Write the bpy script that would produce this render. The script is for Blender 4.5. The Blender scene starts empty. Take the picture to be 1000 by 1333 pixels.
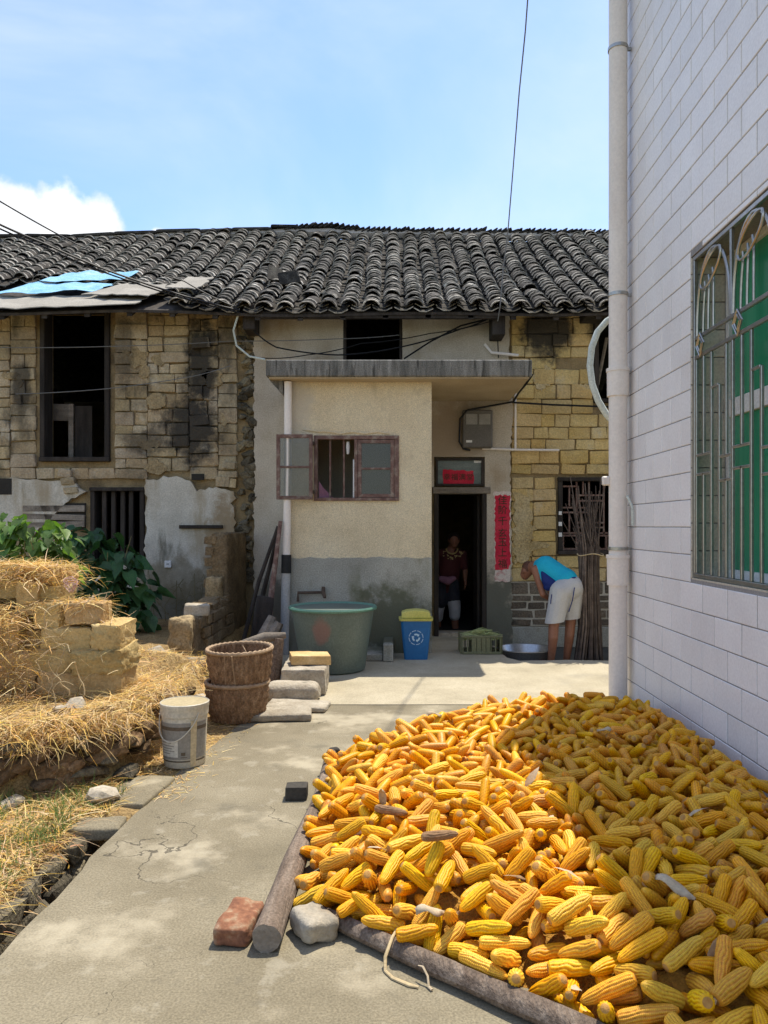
import bpy, bmesh, math, random
import numpy as np
from mathutils import Vector, Matrix, Euler, noise as mnoise

scene = bpy.context.scene
COL = scene.collection
R = math.radians
# ---------------------------------------------------------------- camera
CAM_H = 1.5
cam_data = bpy.data.cameras.new('camera')
cam = bpy.data.objects.new('camera', cam_data)
COL.objects.link(cam)
cam.location = (0, 0, CAM_H)
cam.rotation_euler = (R(90), 0, 0)
cam_data.sensor_fit = 'VERTICAL'
cam_data.sensor_height = 36.0
cam_data.sensor_width = 27.0
cam_data.lens = 27.0
cam_data.shift_x = -15.0 / 1333
cam_data.shift_y = 18.5 / 1333
cam_data.clip_start = 0.05
cam_data.clip_end = 2000
scene.camera = cam
# ---------------------------------------------------------------- sun direction (towards the sun)
SUN = Vector((0.21, 0.35, 1.0)).normalized()
SUN_EL = math.asin(SUN.z)
SUN_AZ = math.atan2(SUN.x, SUN.y)
# ---------------------------------------------------------------- world
world = bpy.data.worlds.new('World')
scene.world = world
world.use_nodes = True
wn, wl = world.node_tree.nodes, world.node_tree.links
wn.clear()
w_out = wn.new('ShaderNodeOutputWorld')
w_bg = wn.new('ShaderNodeBackground')
w_bg.inputs['Strength'].default_value = 0.15
sky = wn.new('ShaderNodeTexSky')
sky.sky_type = 'NISHITA'
sky.sun_disc = False
sky.sun_elevation = SUN_EL
sky.sun_rotation = SUN_AZ
sky.altitude = 100
sky.air_density = 1.0
sky.dust_density = 0.6
sky.ozone_density = 1.5
w_tc = wn.new('ShaderNodeTexCoord')

def wmath(op, a, b=None, c=None, clamp=False):
    n = wn.new('ShaderNodeMath'); n.operation = op; n.use_clamp = clamp
    for i, v in enumerate((a, b, c)):
        if v is None: continue
        if isinstance(v, (int, float)): n.inputs[i].default_value = v
        else: wl.new(v, n.inputs[i])
    return n.outputs[0]

# thin high cloud veil
mp = wn.new('ShaderNodeMapping'); wl.new(w_tc.outputs['Generated'], mp.inputs['Vector'])
mp.inputs['Location'].default_value = (0.35, 0.2, 1.25)
mp.inputs['Rotation'].default_value = (0, R(18), 0)
mp.inputs['Scale'].default_value = (1.5, 1.5, 2.9)
n1 = wn.new('ShaderNodeTexNoise'); wl.new(mp.outputs[0], n1.inputs['Vector'])
n1.inputs['Scale'].default_value = 1.0; n1.inputs['Detail'].default_value = 7; n1.inputs['Roughness'].default_value = 0.52
n1.inputs['Distortion'].default_value = 0.6
cir = wn.new('ShaderNodeMapRange'); cir.interpolation_type = 'SMOOTHSTEP'
wl.new(n1.outputs['Fac'], cir.inputs['Value'])
cir.inputs['From Min'].default_value = 0.34; cir.inputs['From Max'].default_value = 0.76
cir.inputs['To Max'].default_value = 0.66
# heaped clouds standing low over the horizon all round
n2 = wn.new('ShaderNodeTexNoise'); wl.new(w_tc.outputs['Generated'], n2.inputs['Vector'])
n2.inputs['Scale'].default_value = 14.0; n2.inputs['Detail'].default_value = 6; n2.inputs['Roughness'].default_value = 0.55
cum = None
for (az, el, r) in ((-26.5, 18.0, .085), (-24.0, 19.0, .060), (-21.6, 19.6, .042), (-31, 17.6, .10), (-17.2, 19.6, .018), (38, 16, .10), (46, 15, .13),
                    (80, 16, .12), (120, 18, .15), (165, 15, .13), (215, 17, .16), (262, 16, .13), (300, 18, .12)):
    d = Vector((math.sin(R(az)) * math.cos(R(el)), math.cos(R(az)) * math.cos(R(el)), math.sin(R(el))))
    vd = wn.new('ShaderNodeVectorMath'); vd.operation = 'DISTANCE'
    wl.new(w_tc.outputs['Generated'], vd.inputs[0]); vd.inputs[1].default_value = d
    f = wmath('DIVIDE', vd.outputs['Value'], r)
    cum = f if cum is None else wmath('SMOOTH_MIN', cum, f, 0.35)
cumf = wmath('ADD', cum, wmath('MULTIPLY', wmath('SUBTRACT', n2.outputs['Fac'], 0.5), 1.9))
cm = wn.new('ShaderNodeMapRange'); cm.interpolation_type = 'SMOOTHSTEP'
wl.new(cumf, cm.inputs['Value'])
cm.inputs['From Min'].default_value = 1.06; cm.inputs['From Max'].default_value = 0.70
cm.inputs['To Min'].default_value = 0.0; cm.inputs['To Max'].default_value = 0.96
w_hs = wn.new('ShaderNodeHueSaturation'); wl.new(sky.outputs[0], w_hs.inputs['Color'])
w_hs.inputs['Hue'].default_value = 0.506
w_hs.inputs['Saturation'].default_value = 1.14
w_hs.inputs['Value'].default_value = 0.78
mx1 = wn.new('ShaderNodeMixRGB'); wl.new(cir.outputs[0], mx1.inputs['Fac'])
wl.new(w_hs.outputs[0], mx1.inputs['Color1']); mx1.inputs['Color2'].default_value = (3.2, 3.35, 3.5, 1)
mx2 = wn.new('ShaderNodeMixRGB'); wl.new(cm.outputs[0], mx2.inputs['Fac'])
n3 = wn.new('ShaderNodeTexNoise'); wl.new(w_tc.outputs['Generated'], n3.inputs['Vector'])
n3.inputs['Scale'].default_value = 24.0; n3.inputs['Detail'].default_value = 5
cr3 = wn.new('ShaderNodeMapRange'); wl.new(n3.outputs['Fac'], cr3.inputs['Value']); cr3.inputs['From Min'].default_value = .35; cr3.inputs['From Max'].default_value = .62
mx3 = wn.new('ShaderNodeMixRGB'); wl.new(cr3.outputs[0], mx3.inputs['Fac']); mx3.inputs['Color1'].default_value = (2.5, 2.7, 3.0, 1); mx3.inputs['Color2'].default_value = (3.8, 3.8, 3.75, 1)
wl.new(mx1.outputs[0], mx2.inputs['Color1']); wl.new(mx3.outputs[0], mx2.inputs['Color2'])
wl.new(mx2.outputs[0], w_bg.inputs['Color'])
wl.new(w_bg.outputs[0], w_out.inputs[0])
# ---------------------------------------------------------------- sun lamp
sun_data = bpy.data.lights.new('sun', 'SUN')
sun_data.energy = 2.75
sun_data.angle = R(0.5)
sun_data.color = (1.0, 0.93, 0.80)
sun = bpy.data.objects.new('sun', sun_data)
COL.objects.link(sun)
sun.location = SUN * 40
sun.rotation_euler = SUN.to_track_quat('Z', 'Y').to_euler()
# ---------------------------------------------------------------- exposure
vs = scene.view_settings
scene.display_settings.display_device = 'sRGB'
vs.view_transform = 'Standard'
vs.look = 'None'
vs.gamma = 1.0
vs.use_curve_mapping = False
vs.exposure = 1.2
scene.cycles.max_bounces = 7
scene.cycles.diffuse_bounces = 4
scene.cycles.use_denoising = True

# ================================================================ helpers
rng = random.Random(7)
nrg = np.random.default_rng(7)

def P(x, y, d):
    """photo pixel at depth d -> world point"""
    return Vector(((x - 515) / 1000 * d, d, CAM_H + (685 - y) / 1000 * d))
def PX(x, d): return (x - 515) / 1000 * d
def PZ(y, d): return CAM_H + (685 - y) / 1000 * d

def tag(o, label=None, cat=None, group=None, kind=None):
    if label: o['label'] = label
    if cat: o['category'] = cat
    if group: o['group'] = group
    if kind: o['kind'] = kind
    return o

def adopt(o, parent):
    o.parent = parent
    if parent is not None:
        pm = Matrix.Identity(4); q = parent; chain = []
        while q is not None:
            chain.append(q); q = q.parent
        for q in reversed(chain):
            pm = pm @ q.matrix_parent_inverse @ q.matrix_basis if q.parent else q.matrix_basis.copy()
        o.matrix_parent_inverse = pm.inverted()
    return o

def thing(name, loc, label, cat, group=None):
    o = bpy.data.objects.new(name, None)
    o.empty_display_size = 0.1
    COL.objects.link(o)
    o.location = loc
    return tag(o, label, cat, group)

def group_empty(name, loc, parent):
    o = bpy.data.objects.new(name, None); o.empty_display_size = .1
    COL.objects.link(o); o.location = loc
    return adopt(o, parent)

def link_mesh(name, me, parent=None, mats=None, smooth=False):
    o = bpy.data.objects.new(name, me)
    COL.objects.link(o)
    if mats is not None:
        if not isinstance(mats, (list, tuple)): mats = [mats]
        for m in mats: me.materials.append(m)
    if smooth: me.shade_smooth()
    if parent is not None: adopt(o, parent)
    return o

def piece(name, me, parent, M4, smooth=False):
    o = bpy.data.objects.new(name, me)
    COL.objects.link(o)
    o.matrix_basis = M4
    if parent is not None: adopt(o, parent)
    return o

class MB:
    def __init__(s): s.v = []; s.f = []; s.m = []
    def add(s, vs_, fs, mi=0):
        b = len(s.v)
        s.v += [tuple(v) for v in vs_]
        s.f += [tuple(i + b for i in f) for f in fs]
        s.m += [mi] * len(fs)
        return s
    def box(s, x0, x1, y0, y1, z0, z1, mi=0, M4=None):
        v = [Vector((x, y, z)) for x in (x0, x1) for y in (y0, y1) for z in (z0, z1)]
        if M4 is not None: v = [M4 @ p for p in v]
        return s.add(v, [(0, 1, 3, 2), (4, 6, 7, 5), (0, 4, 5, 1), (2, 3, 7, 6), (0, 2, 6, 4), (1, 5, 7, 3)], mi)
    def tube(s, pts, r, n=8, mi=0, caps=True, squash=1.0):
        pts = [Vector(p) for p in pts]
        if not isinstance(r, (list, tuple)): r = [r] * len(pts)
        b = len(s.v); up = None
        for i, p in enumerate(pts):
            t = (pts[min(i + 1, len(pts) - 1)] - pts[max(i - 1, 0)]).normalized()
            if up is None:
                up = Vector((0, 0, 1)) if abs(t.z) < .9 else Vector((1, 0, 0))
            a = t.cross(up)
            if a.length < 1e-6: a = t.orthogonal()
            a.normalize(); c = a.cross(t).normalized(); up = c
            for k in range(n):
                th = 2 * math.pi * k / n
                s.v.append(tuple(p + a * math.cos(th) * r[i] + c * math.sin(th) * r[i] * squash))
        for i in range(len(pts) - 1):
            for k in range(n):
                s.f.append((b + i * n + k, b + i * n + (k + 1) % n, b + (i + 1) * n + (k + 1) % n, b + (i + 1) * n + k)); s.m.append(mi)
        if caps:
            s.f.append(tuple(b + k for k in reversed(range(n)))); s.m.append(mi)
            e = b + (len(pts) - 1) * n
            s.f.append(tuple(e + k for k in range(n))); s.m.append(mi)
        return s
    def lathe(s, prof, c=(0, 0, 0), n=32, mi=0, M4=None, closed=False):
        b = len(s.v)
        for (r, z) in prof:
            for k in range(n):
                th = 2 * math.pi * k / n
                p = Vector((r * math.cos(th), r * math.sin(th), z))
                if M4 is not None: p = M4 @ p
                s.v.append(tuple(p + Vector(c)))
        L = len(prof)
        for i in range(L - 1 if not closed else L):
            j = (i + 1) % L
            for k in range(n):
                s.f.append((b + i * n + k, b + i * n + (k + 1) % n, b + j * n + (k + 1) % n, b + j * n + k)); s.m.append(mi)
        if not closed:
            for i in (0, L - 1):
                if prof[i][0] > 1e-5:
                    ring = [b + i * n + k for k in range(n)]
                    s.f.append(tuple(reversed(ring)) if i == 0 else tuple(ring)); s.m.append(mi)
        return s
    def mesh(s, name):
        me = bpy.data.meshes.new(name)
        me.from_pydata(s.v, [], s.f)
        if any(s.m): me.polygons.foreach_set('material_index', s.m)
        me.update()
        return me
    def build(s, name, mats, parent=None, smooth=False, bevel=0, fix=True):
        me = s.mesh(name)
        if fix or bevel:
            bm = bmesh.new(); bm.from_mesh(me)
            if bevel:
                bmesh.ops.remove_doubles(bm, verts=bm.verts, dist=1e-5)
                es = [e for e in bm.edges if len(e.link_faces) == 2 and e.calc_face_angle(0) > .6]
                bmesh.ops.bevel(bm, geom=es, offset=bevel, segments=1, affect='EDGES', clamp_overlap=True)
            bmesh.ops.recalc_face_normals(bm, faces=bm.faces)
            bm.to_mesh(me); bm.free()
        o = link_mesh(name, me, parent, mats)
        if smooth:
            me.shade_smooth()
            try: me.set_sharp_from_angle(angle=R(40))
            except Exception: pass
        return o

def hull_mesh(name, pts, mats=None):
    bm = bmesh.new()
    for p in pts: bm.verts.new(p)
    r = bmesh.ops.convex_hull(bm, input=bm.verts)
    loose = [v for v in bm.verts if not v.link_faces]
    bmesh.ops.delete(bm, geom=loose, context='VERTS')
    bmesh.ops.recalc_face_normals(bm, faces=bm.faces)
    me = bpy.data.meshes.new(name); bm.to_mesh(me); bm.free()
    if mats is not None:
        for m in (mats if isinstance(mats, (list, tuple)) else [mats]): me.materials.append(m)
    return me

def chip_box(name, ch=.07, jit=.03, seed=0, mats=None):
    """unit box with chamfered, slightly broken corners, about 44 triangles"""
    q = random.Random(seed); pts = []
    for sx in (-1, 1):
        for sy in (-1, 1):
            for sz in (-1, 1):
                c = ch * (1 + q.uniform(-.6, 1.1))
                for ax in range(3):
                    p = [sx * (.5 - c), sy * (.5 - c), sz * (.5 - c)]
                    p[ax] = (sx, sy, sz)[ax] * (.5 + q.uniform(-jit, jit * .5))
                    pts.append(p)
    return hull_mesh(name, pts, mats)

def rock_mesh(name, seed, n=26, box=.6, mats=None):
    q = random.Random(seed); pts = []
    for i in range(n):
        v = Vector((q.gauss(0, 1), q.gauss(0, 1), q.gauss(0, 1))).normalized()
        m = max(abs(v.x), abs(v.y), abs(v.z))
        v = v * ((1 - box) + box / m) * .5 * q.uniform(.88, 1.05)
        pts.append(v)
    return hull_mesh(name, pts, mats)

def panel(cells_x, cells_z, holes, f, t0, t1):
    """slab in (u,v) with rectangular holes; f(u, v, t) maps to the world; t0 front, t1 back"""
    us = sorted(set(cells_x + [h[0] for h in holes] + [h[1] for h in holes]))
    vz = sorted(set(cells_z + [h[2] for h in holes] + [h[3] for h in holes]))
    us = [u for u in us if cells_x[0] <= u <= cells_x[-1]]; vz = [v for v in vz if cells_z[0] <= v <= cells_z[-1]]
    def solid(i, j):
        if i < 0 or j < 0 or i >= len(us) - 1 or j >= len(vz) - 1: return False
        cu, cv = (us[i] + us[i + 1]) / 2, (vz[j] + vz[j + 1]) / 2
        return not any(h[0] < cu < h[1] and h[2] < cv < h[3] for h in holes)
    mb = MB()
    for i in range(len(us) - 1):
        for j in range(len(vz) - 1):
            if not solid(i, j): continue
            a, b, c, d = us[i], us[i + 1], vz[j], vz[j + 1]
            mb.add([f(a, c, t0), f(b, c, t0), f(b, d, t0), f(a, d, t0)], [(0, 1, 2, 3)])
            mb.add([f(a, c, t1), f(b, c, t1), f(b, d, t1), f(a, d, t1)], [(3, 2, 1, 0)])
            for (di, dj, p, q) in ((-1, 0, (a, c), (a, d)), (1, 0, (b, c), (b, d)), (0, -1, (a, c), (b, c)), (0, 1, (a, d), (b, d))):
                if not solid(i + di, j + dj):
                    mb.add([f(p[0], p[1], t0), f(q[0], q[1], t0), f(q[0], q[1], t1), f(p[0], p[1], t1)], [(0, 1, 2, 3)])
    return mb

def torn(poly, step=.05, amp=.02, seed=0, keep=()):
    """densify an outline and roughen it; edges listed in keep stay straight"""
    q = random.Random(seed); out = []
    for i, a in enumerate(poly):
        b = poly[(i + 1) % len(poly)]
        a2, b2 = Vector(a), Vector(b)
        n = max(1, int((b2 - a2).length / step))
        nor = Vector((-(b2 - a2).y, (b2 - a2).x)).normalized()
        for k in range(n):
            p = a2.lerp(b2, k / n)
            if i not in keep and k > 0: p = p + nor * q.gauss(0, amp) + (b2 - a2).normalized() * q.gauss(0, amp * .4)
            out.append((p.x, p.y))
    return out

def sheet(name, outline, f, t0, t1, mats, parent, smooth=False):
    n = len(outline); mb = MB()
    mb.add([f(u, v, t0) for u, v in outline], [tuple(range(n))])
    mb.add([f(u, v, t1) for u, v in outline], [tuple(reversed(range(n)))])
    for i in range(n):
        a, b = outline[i], outline[(i + 1) % n]
        mb.add([f(a[0], a[1], t0), f(b[0], b[1], t0), f(b[0], b[1], t1), f(a[0], a[1], t1)], [(3, 2, 1, 0)])
    me = mb.mesh(name)
    bm = bmesh.new(); bm.from_mesh(me)
    bmesh.ops.remove_doubles(bm, verts=bm.verts, dist=1e-6)
    bmesh.ops.triangulate(bm, faces=[fc for fc in bm.faces if len(fc.verts) > 4])
    bmesh.ops.recalc_face_normals(bm, faces=bm.faces)
    bm.to_mesh(me); bm.free()
    return link_mesh(name, me, parent, mats)

def fXZ(u, v, t): return (u, t, v)      # facing -Y
def fYZ(u, v, t): return (t, u, v)      # facing -X

def set_tint(me, arr):
    a = me.attributes.new('tint', 'FLOAT', 'POINT')
    a.data.foreach_set('value', np.asarray(arr, dtype=np.float32))

def vnoise(x, y, s, seed=0):
    """numpy value noise, about -1..1"""
    x = np.asarray(x, float) * s + seed * 17.31; y = np.asarray(y, float) * s + seed * 9.7
    xi, yi = np.floor(x).astype(np.int64), np.floor(y).astype(np.int64)
    fx, fy = x - xi, y - yi
    fx = fx * fx * (3 - 2 * fx); fy = fy * fy * (3 - 2 * fy)
    def h(a, b):
        n = (a * 374761393 + b * 668265263 + seed * 1442695) & 0x7fffffff
        n = ((n ^ (n >> 13)) * 1274126177) & 0x7fffffff
        return ((n ^ (n >> 16)) & 0xffff) / 32767.5 - 1
    return (h(xi, yi) * (1 - fx) + h(xi + 1, yi) * fx) * (1 - fy) + (h(xi, yi + 1) * (1 - fx) + h(xi + 1, yi + 1) * fx) * fy
def fbm(x, y, s, seed=0, o=4):
    t = 0; a = 1; n = 0
    for k in range(o):
        t = t + a * vnoise(x, y, s * 2 ** k, seed + k); n += a; a *= .5
    return t / n

# ================================================================ materials
def mat(name, cols, scale=3.0, detail=6, rough=.85, bump=.25, bscale=40, bdist=.01, var=0.0, hue=0.0, sat=0.0, tint=None, spec=.25, metal=0.0,
        stretch=(1, 1, 1), stains=(), blobs=(), band=None, fine=(60, .12), local=False, cracks=None, transl=None, dist=0.0, coat=0, bst=None):
    m = bpy.data.materials.new(name); m.use_nodes = True
    nt = m.node_tree; N, L = nt.nodes, nt.links; N.clear()
    out = N.new('ShaderNodeOutputMaterial'); bs = N.new('ShaderNodeBsdfPrincipled')
    bs.inputs['Roughness'].default_value = rough; bs.inputs['Metallic'].default_value = metal
    bs.inputs['Specular IOR Level'].default_value = spec
    if coat: bs.inputs['Coat Weight'].default_value = coat
    def mt(op, a, b=None, c=None, clamp=False):
        n = N.new('ShaderNodeMath'); n.operation = op; n.use_clamp = clamp
        for i, v in enumerate((a, b, c)):
            if v is None: continue
            if isinstance(v, (int, float)): n.inputs[i].default_value = v
            else: L.new(v, n.inputs[i])
        return n.outputs[0]
    def ss(v, lo, hi, t0=0, t1=1):
        n = N.new('ShaderNodeMapRange'); n.interpolation_type = 'SMOOTHSTEP'
        L.new(v, n.inputs['Value'])
        for k, x in zip(('From Min', 'From Max', 'To Min', 'To Max'), (lo, hi, t0, t1)): n.inputs[k].default_value = x
        return n.outputs[0]
    def mixc(f, a, b, mode='MIX'):
        n = N.new('ShaderNodeMixRGB'); n.blend_type = mode
        for k, v in zip(('Fac', 'Color1', 'Color2'), (f, a, b)):
            if isinstance(v, (int, float)): n.inputs[k].default_value = v
            elif isinstance(v, (tuple, list)): n.inputs[k].default_value = (*v[:3], 1)
            else: L.new(v, n.inputs[k])
        return n.outputs[0]
    if local:
        tc = N.new('ShaderNodeTexCoord'); pos = tc.outputs['Object']
    else:
        g = N.new('ShaderNodeNewGeometry'); pos = g.outputs['Position']
    def noise(sc, det=5, rg=.55, st=None, off=None, ds=0.0):
        v = pos
        if st is not None or off is not None:
            mpn = N.new('ShaderNodeMapping'); L.new(pos, mpn.inputs['Vector'])
            if st is not None: mpn.inputs['Scale'].default_value = st
            if off is not None: mpn.inputs['Location'].default_value = off
            v = mpn.outputs[0]
        n = N.new('ShaderNodeTexNoise'); L.new(v, n.inputs['Vector'])
        n.inputs['Scale'].default_value = sc; n.inputs['Detail'].default_value = det; n.inputs['Roughness'].default_value = rg
        n.inputs['Distortion'].default_value = ds
        return n.outputs['Fac']
    rp = N.new('ShaderNodeValToRGB')
    el = rp.color_ramp.elements
    k = len(cols)
    el[0].position = .28; el[0].color = (*cols[0], 1)
    if k == 1: el[1].position = .72; el[1].color = (*cols[0], 1)
    else:
        el[1].position = .72; el[1].color = (*cols[-1], 1)
        for i in range(1, k - 1):
            e = el.new(.28 + .44 * i / (k - 1)); e.color = (*cols[i], 1)
    L.new(noise(scale, detail, .6, stretch, ds=dist), rp.inputs['Fac'])
    c = rp.outputs['Color']
    if fine:
        fn = noise(fine[0], 4, .6, None, (3.3, 1.1, 7.7))
        c = mixc(1.0, c, ss(fn, .2, .8, 1 - fine[1] * 2, 1 + fine[1] * .9), 'MULTIPLY')
    rnd = None
    if var or hue or sat:
        if tint:
            at = N.new('ShaderNodeAttribute'); at.attribute_name = tint; rnd = at.outputs['Fac']
        else:
            oi = N.new('ShaderNodeObjectInfo'); rnd = oi.outputs['Random']
        hs = N.new('ShaderNodeHueSaturation'); L.new(c, hs.inputs['Color'])
        L.new(mt('MULTIPLY_ADD', rnd, 2 * var, 1 - var), hs.inputs['Value'])
        r2 = mt('FRACT', mt('MULTIPLY', rnd, 7.13))
        L.new(mt('MULTIPLY_ADD', r2, 2 * hue, .5 - hue), hs.inputs['Hue'])
        r3 = mt('FRACT', mt('MULTIPLY', rnd, 13.7))
        L.new(mt('MULTIPLY_ADD', r3, 2 * sat, 1 - sat), hs.inputs['Saturation'])
        c = hs.outputs['Color']
    if band:   # painted dado: (z, colour, wobble)
        sp = N.new('ShaderNodeSeparateXYZ'); L.new(pos, sp.inputs[0])
        zz = mt('ADD', sp.outputs['Z'], mt('MULTIPLY', mt('SUBTRACT', noise(9, 3), .5), band[2]))
        c = mixc(ss(zz, band[0] + .008, band[0] - .008), c, band[1])
    for (col, sc, st, lo, hi, amt) in stains:
        f = ss(noise(sc, 6, .6, st, (sc * 1.7, 2.2, .4)), lo, hi, 0, amt)
        c = mixc(f, c, col)
    for (col, cen, rad, amt) in blobs:
        v1 = N.new('ShaderNodeVectorMath'); v1.operation = 'SUBTRACT'; L.new(pos, v1.inputs[0]); v1.inputs[1].default_value = cen
        v2 = N.new('ShaderNodeVectorMath'); v2.operation = 'DIVIDE'; L.new(v1.outputs[0], v2.inputs[0]); v2.inputs[1].default_value = rad
        v3 = N.new('ShaderNodeVectorMath'); v3.operation = 'LENGTH'; L.new(v2.outputs[0], v3.inputs[0])
        f = ss(mt('ADD', v3.outputs['Value'], mt('MULTIPLY', mt('SUBTRACT', noise(5, 6, .65), .5), 1.6)), 1.1, .55, 0, amt)
        c = mixc(f, c, col)
    hgt = noise(bscale, 5, .6, bst, (.7, 9.1, 2.2))
    if cracks:
        cn = N.new('ShaderNodeTexNoise'); cn.inputs['Scale'].default_value = cracks[0]; cn.inputs['Detail'].default_value = 7; cn.inputs['Roughness'].default_value = .5
        L.new(pos, cn.inputs['Vector'])
        ridge = mt('ABSOLUTE', mt('SUBTRACT', cn.outputs['Fac'], .5))
        wdt = ss(noise(.9, 4, .6, None, (5.5, 2.5, 0)), .40, .62, 0.0, cracks[1])
        cf = ss(mt('SUBTRACT', ridge, wdt), .0006, -.0006)
        c = mixc(mt('MULTIPLY', cf, .7), c, cracks[2])
        hgt = mt('SUBTRACT', hgt, mt('MULTIPLY', cf, 1.5))
    if bump:
        bp = N.new('ShaderNodeBump'); bp.inputs['Strength'].default_value = bump; bp.inputs['Distance'].default_value = bdist
        L.new(hgt, bp.inputs['Height']); L.new(bp.outputs['Normal'], bs.inputs['Normal'])
    L.new(c, bs.inputs['Base Color'])
    if transl:
        tr = N.new('ShaderNodeBsdfTranslucent'); L.new(mixc(1.0, c, transl[1], 'MULTIPLY'), tr.inputs['Color'])
        ms = N.new('ShaderNodeMixShader'); ms.inputs[0].default_value = transl[0]
        L.new(bs.outputs[0], ms.inputs[1]); L.new(tr.outputs[0], ms.inputs[2]); L.new(ms.outputs[0], out.inputs[0])
    else:
        L.new(bs.outputs[0], out.inputs[0])
    return m

def glass_mat(name, col, rough=.05, alpha=.35):
    m = bpy.data.materials.new(name); m.use_nodes = True
    bs = m.node_tree.nodes['Principled BSDF']
    bs.inputs['Base Color'].default_value = (*col, 1); bs.inputs['Roughness'].default_value = rough
    bs.inputs['Alpha'].default_value = alpha; bs.inputs['Specular IOR Level'].default_value = .6
    return m

DK = (.035, .032, .028)
M = {}
M['concrete'] = mat('concrete_old', [(.165, .138, .088), (.235, .20, .132), (.30, .26, .178)], 1.3, 8, .9, .2, 90, .008,
                    stains=[((.44, .385, .275), 1.9, (1, 1, 1), .52, .70, .7), ((.095, .086, .062), 2.6, (1, 1, 1), .56, .76, .6), ((.36, .325, .245), 8, (1, 1, 1), .57, .72, .45), ((.12, .105, .075), 13, (1, 1, 1), .60, .72, .35)],
                    cracks=(.9, .0022, (.04, .034, .025)), fine=(120, .22))
M['apron'] = mat('concrete_pale', [(.33, .285, .195), (.42, .365, .255), (.50, .44, .32)], 1.6, 7, .9, .35, 50, .01,
                 stains=[((.26, .24, .19), 1.1, (1, 1, 1), .56, .75, .6)], fine=(90, .14))
M['wash'] = mat('concrete_wet', [(.05, .05, .045), (.09, .088, .08)], 3, 5, .5, .3, 30)
M['soil'] = mat('soil_straw', [(.26, .165, .07), (.40, .27, .115), (.52, .37, .17)], 2.2, 8, .95, .9, 26, .05,
                stains=[((.15, .09, .045), 1.6, (1, 1, 1), .58, .76, .75), ((.16, .19, .06), 1.1, (1, 1, 1), .66, .78, .5)], fine=(70, .3))
M['field'] = mat('field_ground', [(.16, .13, .07), (.12, .14, .05), (.24, .2, .11)], .6, 6, .95, .4, 6)
M['straw'] = mat('dry_straw', [(.58, .38, .13), (.72, .52, .225), (.50, .30, .095)], 4, 3, .7, 0, var=.35, hue=.02, sat=.25, tint='tint', fine=None, transl=(.25, (1, .95, .8)))
M['brown_straw'] = mat('brown_straw', [(.34, .21, .085), (.46, .30, .13)], 4, 3, .8, 0, var=.45, hue=.03, sat=.25, tint='tint', fine=None, transl=(.2, (1, .95, .8)))
M['grass'] = mat('green_grass', [(.10, .16, .035), (.16, .22, .06)], 4, 3, .6, 0, var=.3, hue=.03, tint='tint', fine=None, transl=(.3, (1, 1, .7)))

stain_blobs = [(DK, P(262, 470, 10.45), (.28, .5, .75), .93), (DK, P(250, 555, 10.45), (.42, .5, .55), .93), (DK, P(712, 432, 10.45), (.42, .5, .42), .95), (DK, P(190, 575, 10.45), (.35, .5, .2), .6),
               (DK, P(28, 500, 10.45), (.16, .5, .4), .8), (DK, P(160, 460, 10.45), (.18, .5, .6), .55), (DK, P(785, 430, 10.45), (.25, .5, .3), .9)]
M['brick'] = mat('mud_brick', [(.28, .21, .125), (.43, .335, .205), (.58, .475, .315)], 1.7, 8, .95, .9, 30, .025, var=.13, hue=.006, sat=.12,
                 stains=[((.075, .066, .048), 3.2, (1, 1, .4), .53, .68, .75), ((.11, .088, .055), 1.5, (1, 1, .8), .51, .70, .85), ((.56, .51, .40), 2.4, (1, 1, 1), .60, .74, .7), ((.17, .16, .08), 5, (1, 1, .4), .6, .76, .5)], blobs=stain_blobs, fine=(45, .14))
M['brick_right'] = mat('mud_brick_ochre', [(.46, .32, .125), (.58, .42, .18), (.68, .52, .26)], 1.8, 8, .95, .9, 30, .025, var=.08, hue=.005, sat=.08,
                       stains=[((.28, .21, .11), 2.0, (1, 1, 1), .55, .74, .75), ((.50, .47, .38), 2.0, (1, 1, .5), .62, .76, .6)], blobs=stain_blobs, fine=(45, .13))
M['brick_grey'] = mat('grey_brick', [(.10, .085, .065), (.17, .14, .105), (.2, .15, .1)], 5, 6, .95, .8, 34, .02, var=.3, fine=(45, .25))
M['mortar_white'] = mat('lime_mortar', [(.42, .38, .30), (.56, .52, .43)], 6, 6, .95, .6, 40)
M['rubble'] = mat('rubble_stone', [(.07, .06, .045), (.16, .135, .09), (.28, .23, .14)], 4, 7, .95, .9, 34, .03, var=.5, fine=(45, .25))
M['mud'] = mat('mud_mortar', [(.20, .145, .075), (.31, .23, .12), (.15, .11, .06)], 3, 7, .97, .9, 30, .02, blobs=stain_blobs)
M['plaster_left'] = mat('lime_plaster_stained', [(.44, .40, .32), (.58, .54, .45), (.70, .66, .56)], 1.7, 8, .93, .45, 40, .01,
                        stains=[((.33, .26, .16), 1.6, (1.6, 1.6, .45), .48, .68, .8), ((.11, .10, .065), 2.6, (1.5, 1.5, .4), .54, .72, .8)],
                        blobs=[((.14, .125, .085), (-2.75, 10.4, .15), (1.1, .8, .75), .85), ((.25, .17, .08), (-2.3, 10.4, 1.2), (.3, .8, .85), .8), ((.20, .165, .10), (-3.0, 10.4, .75), (.7, .8, .35), .7)], fine=(60, .14))
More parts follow.
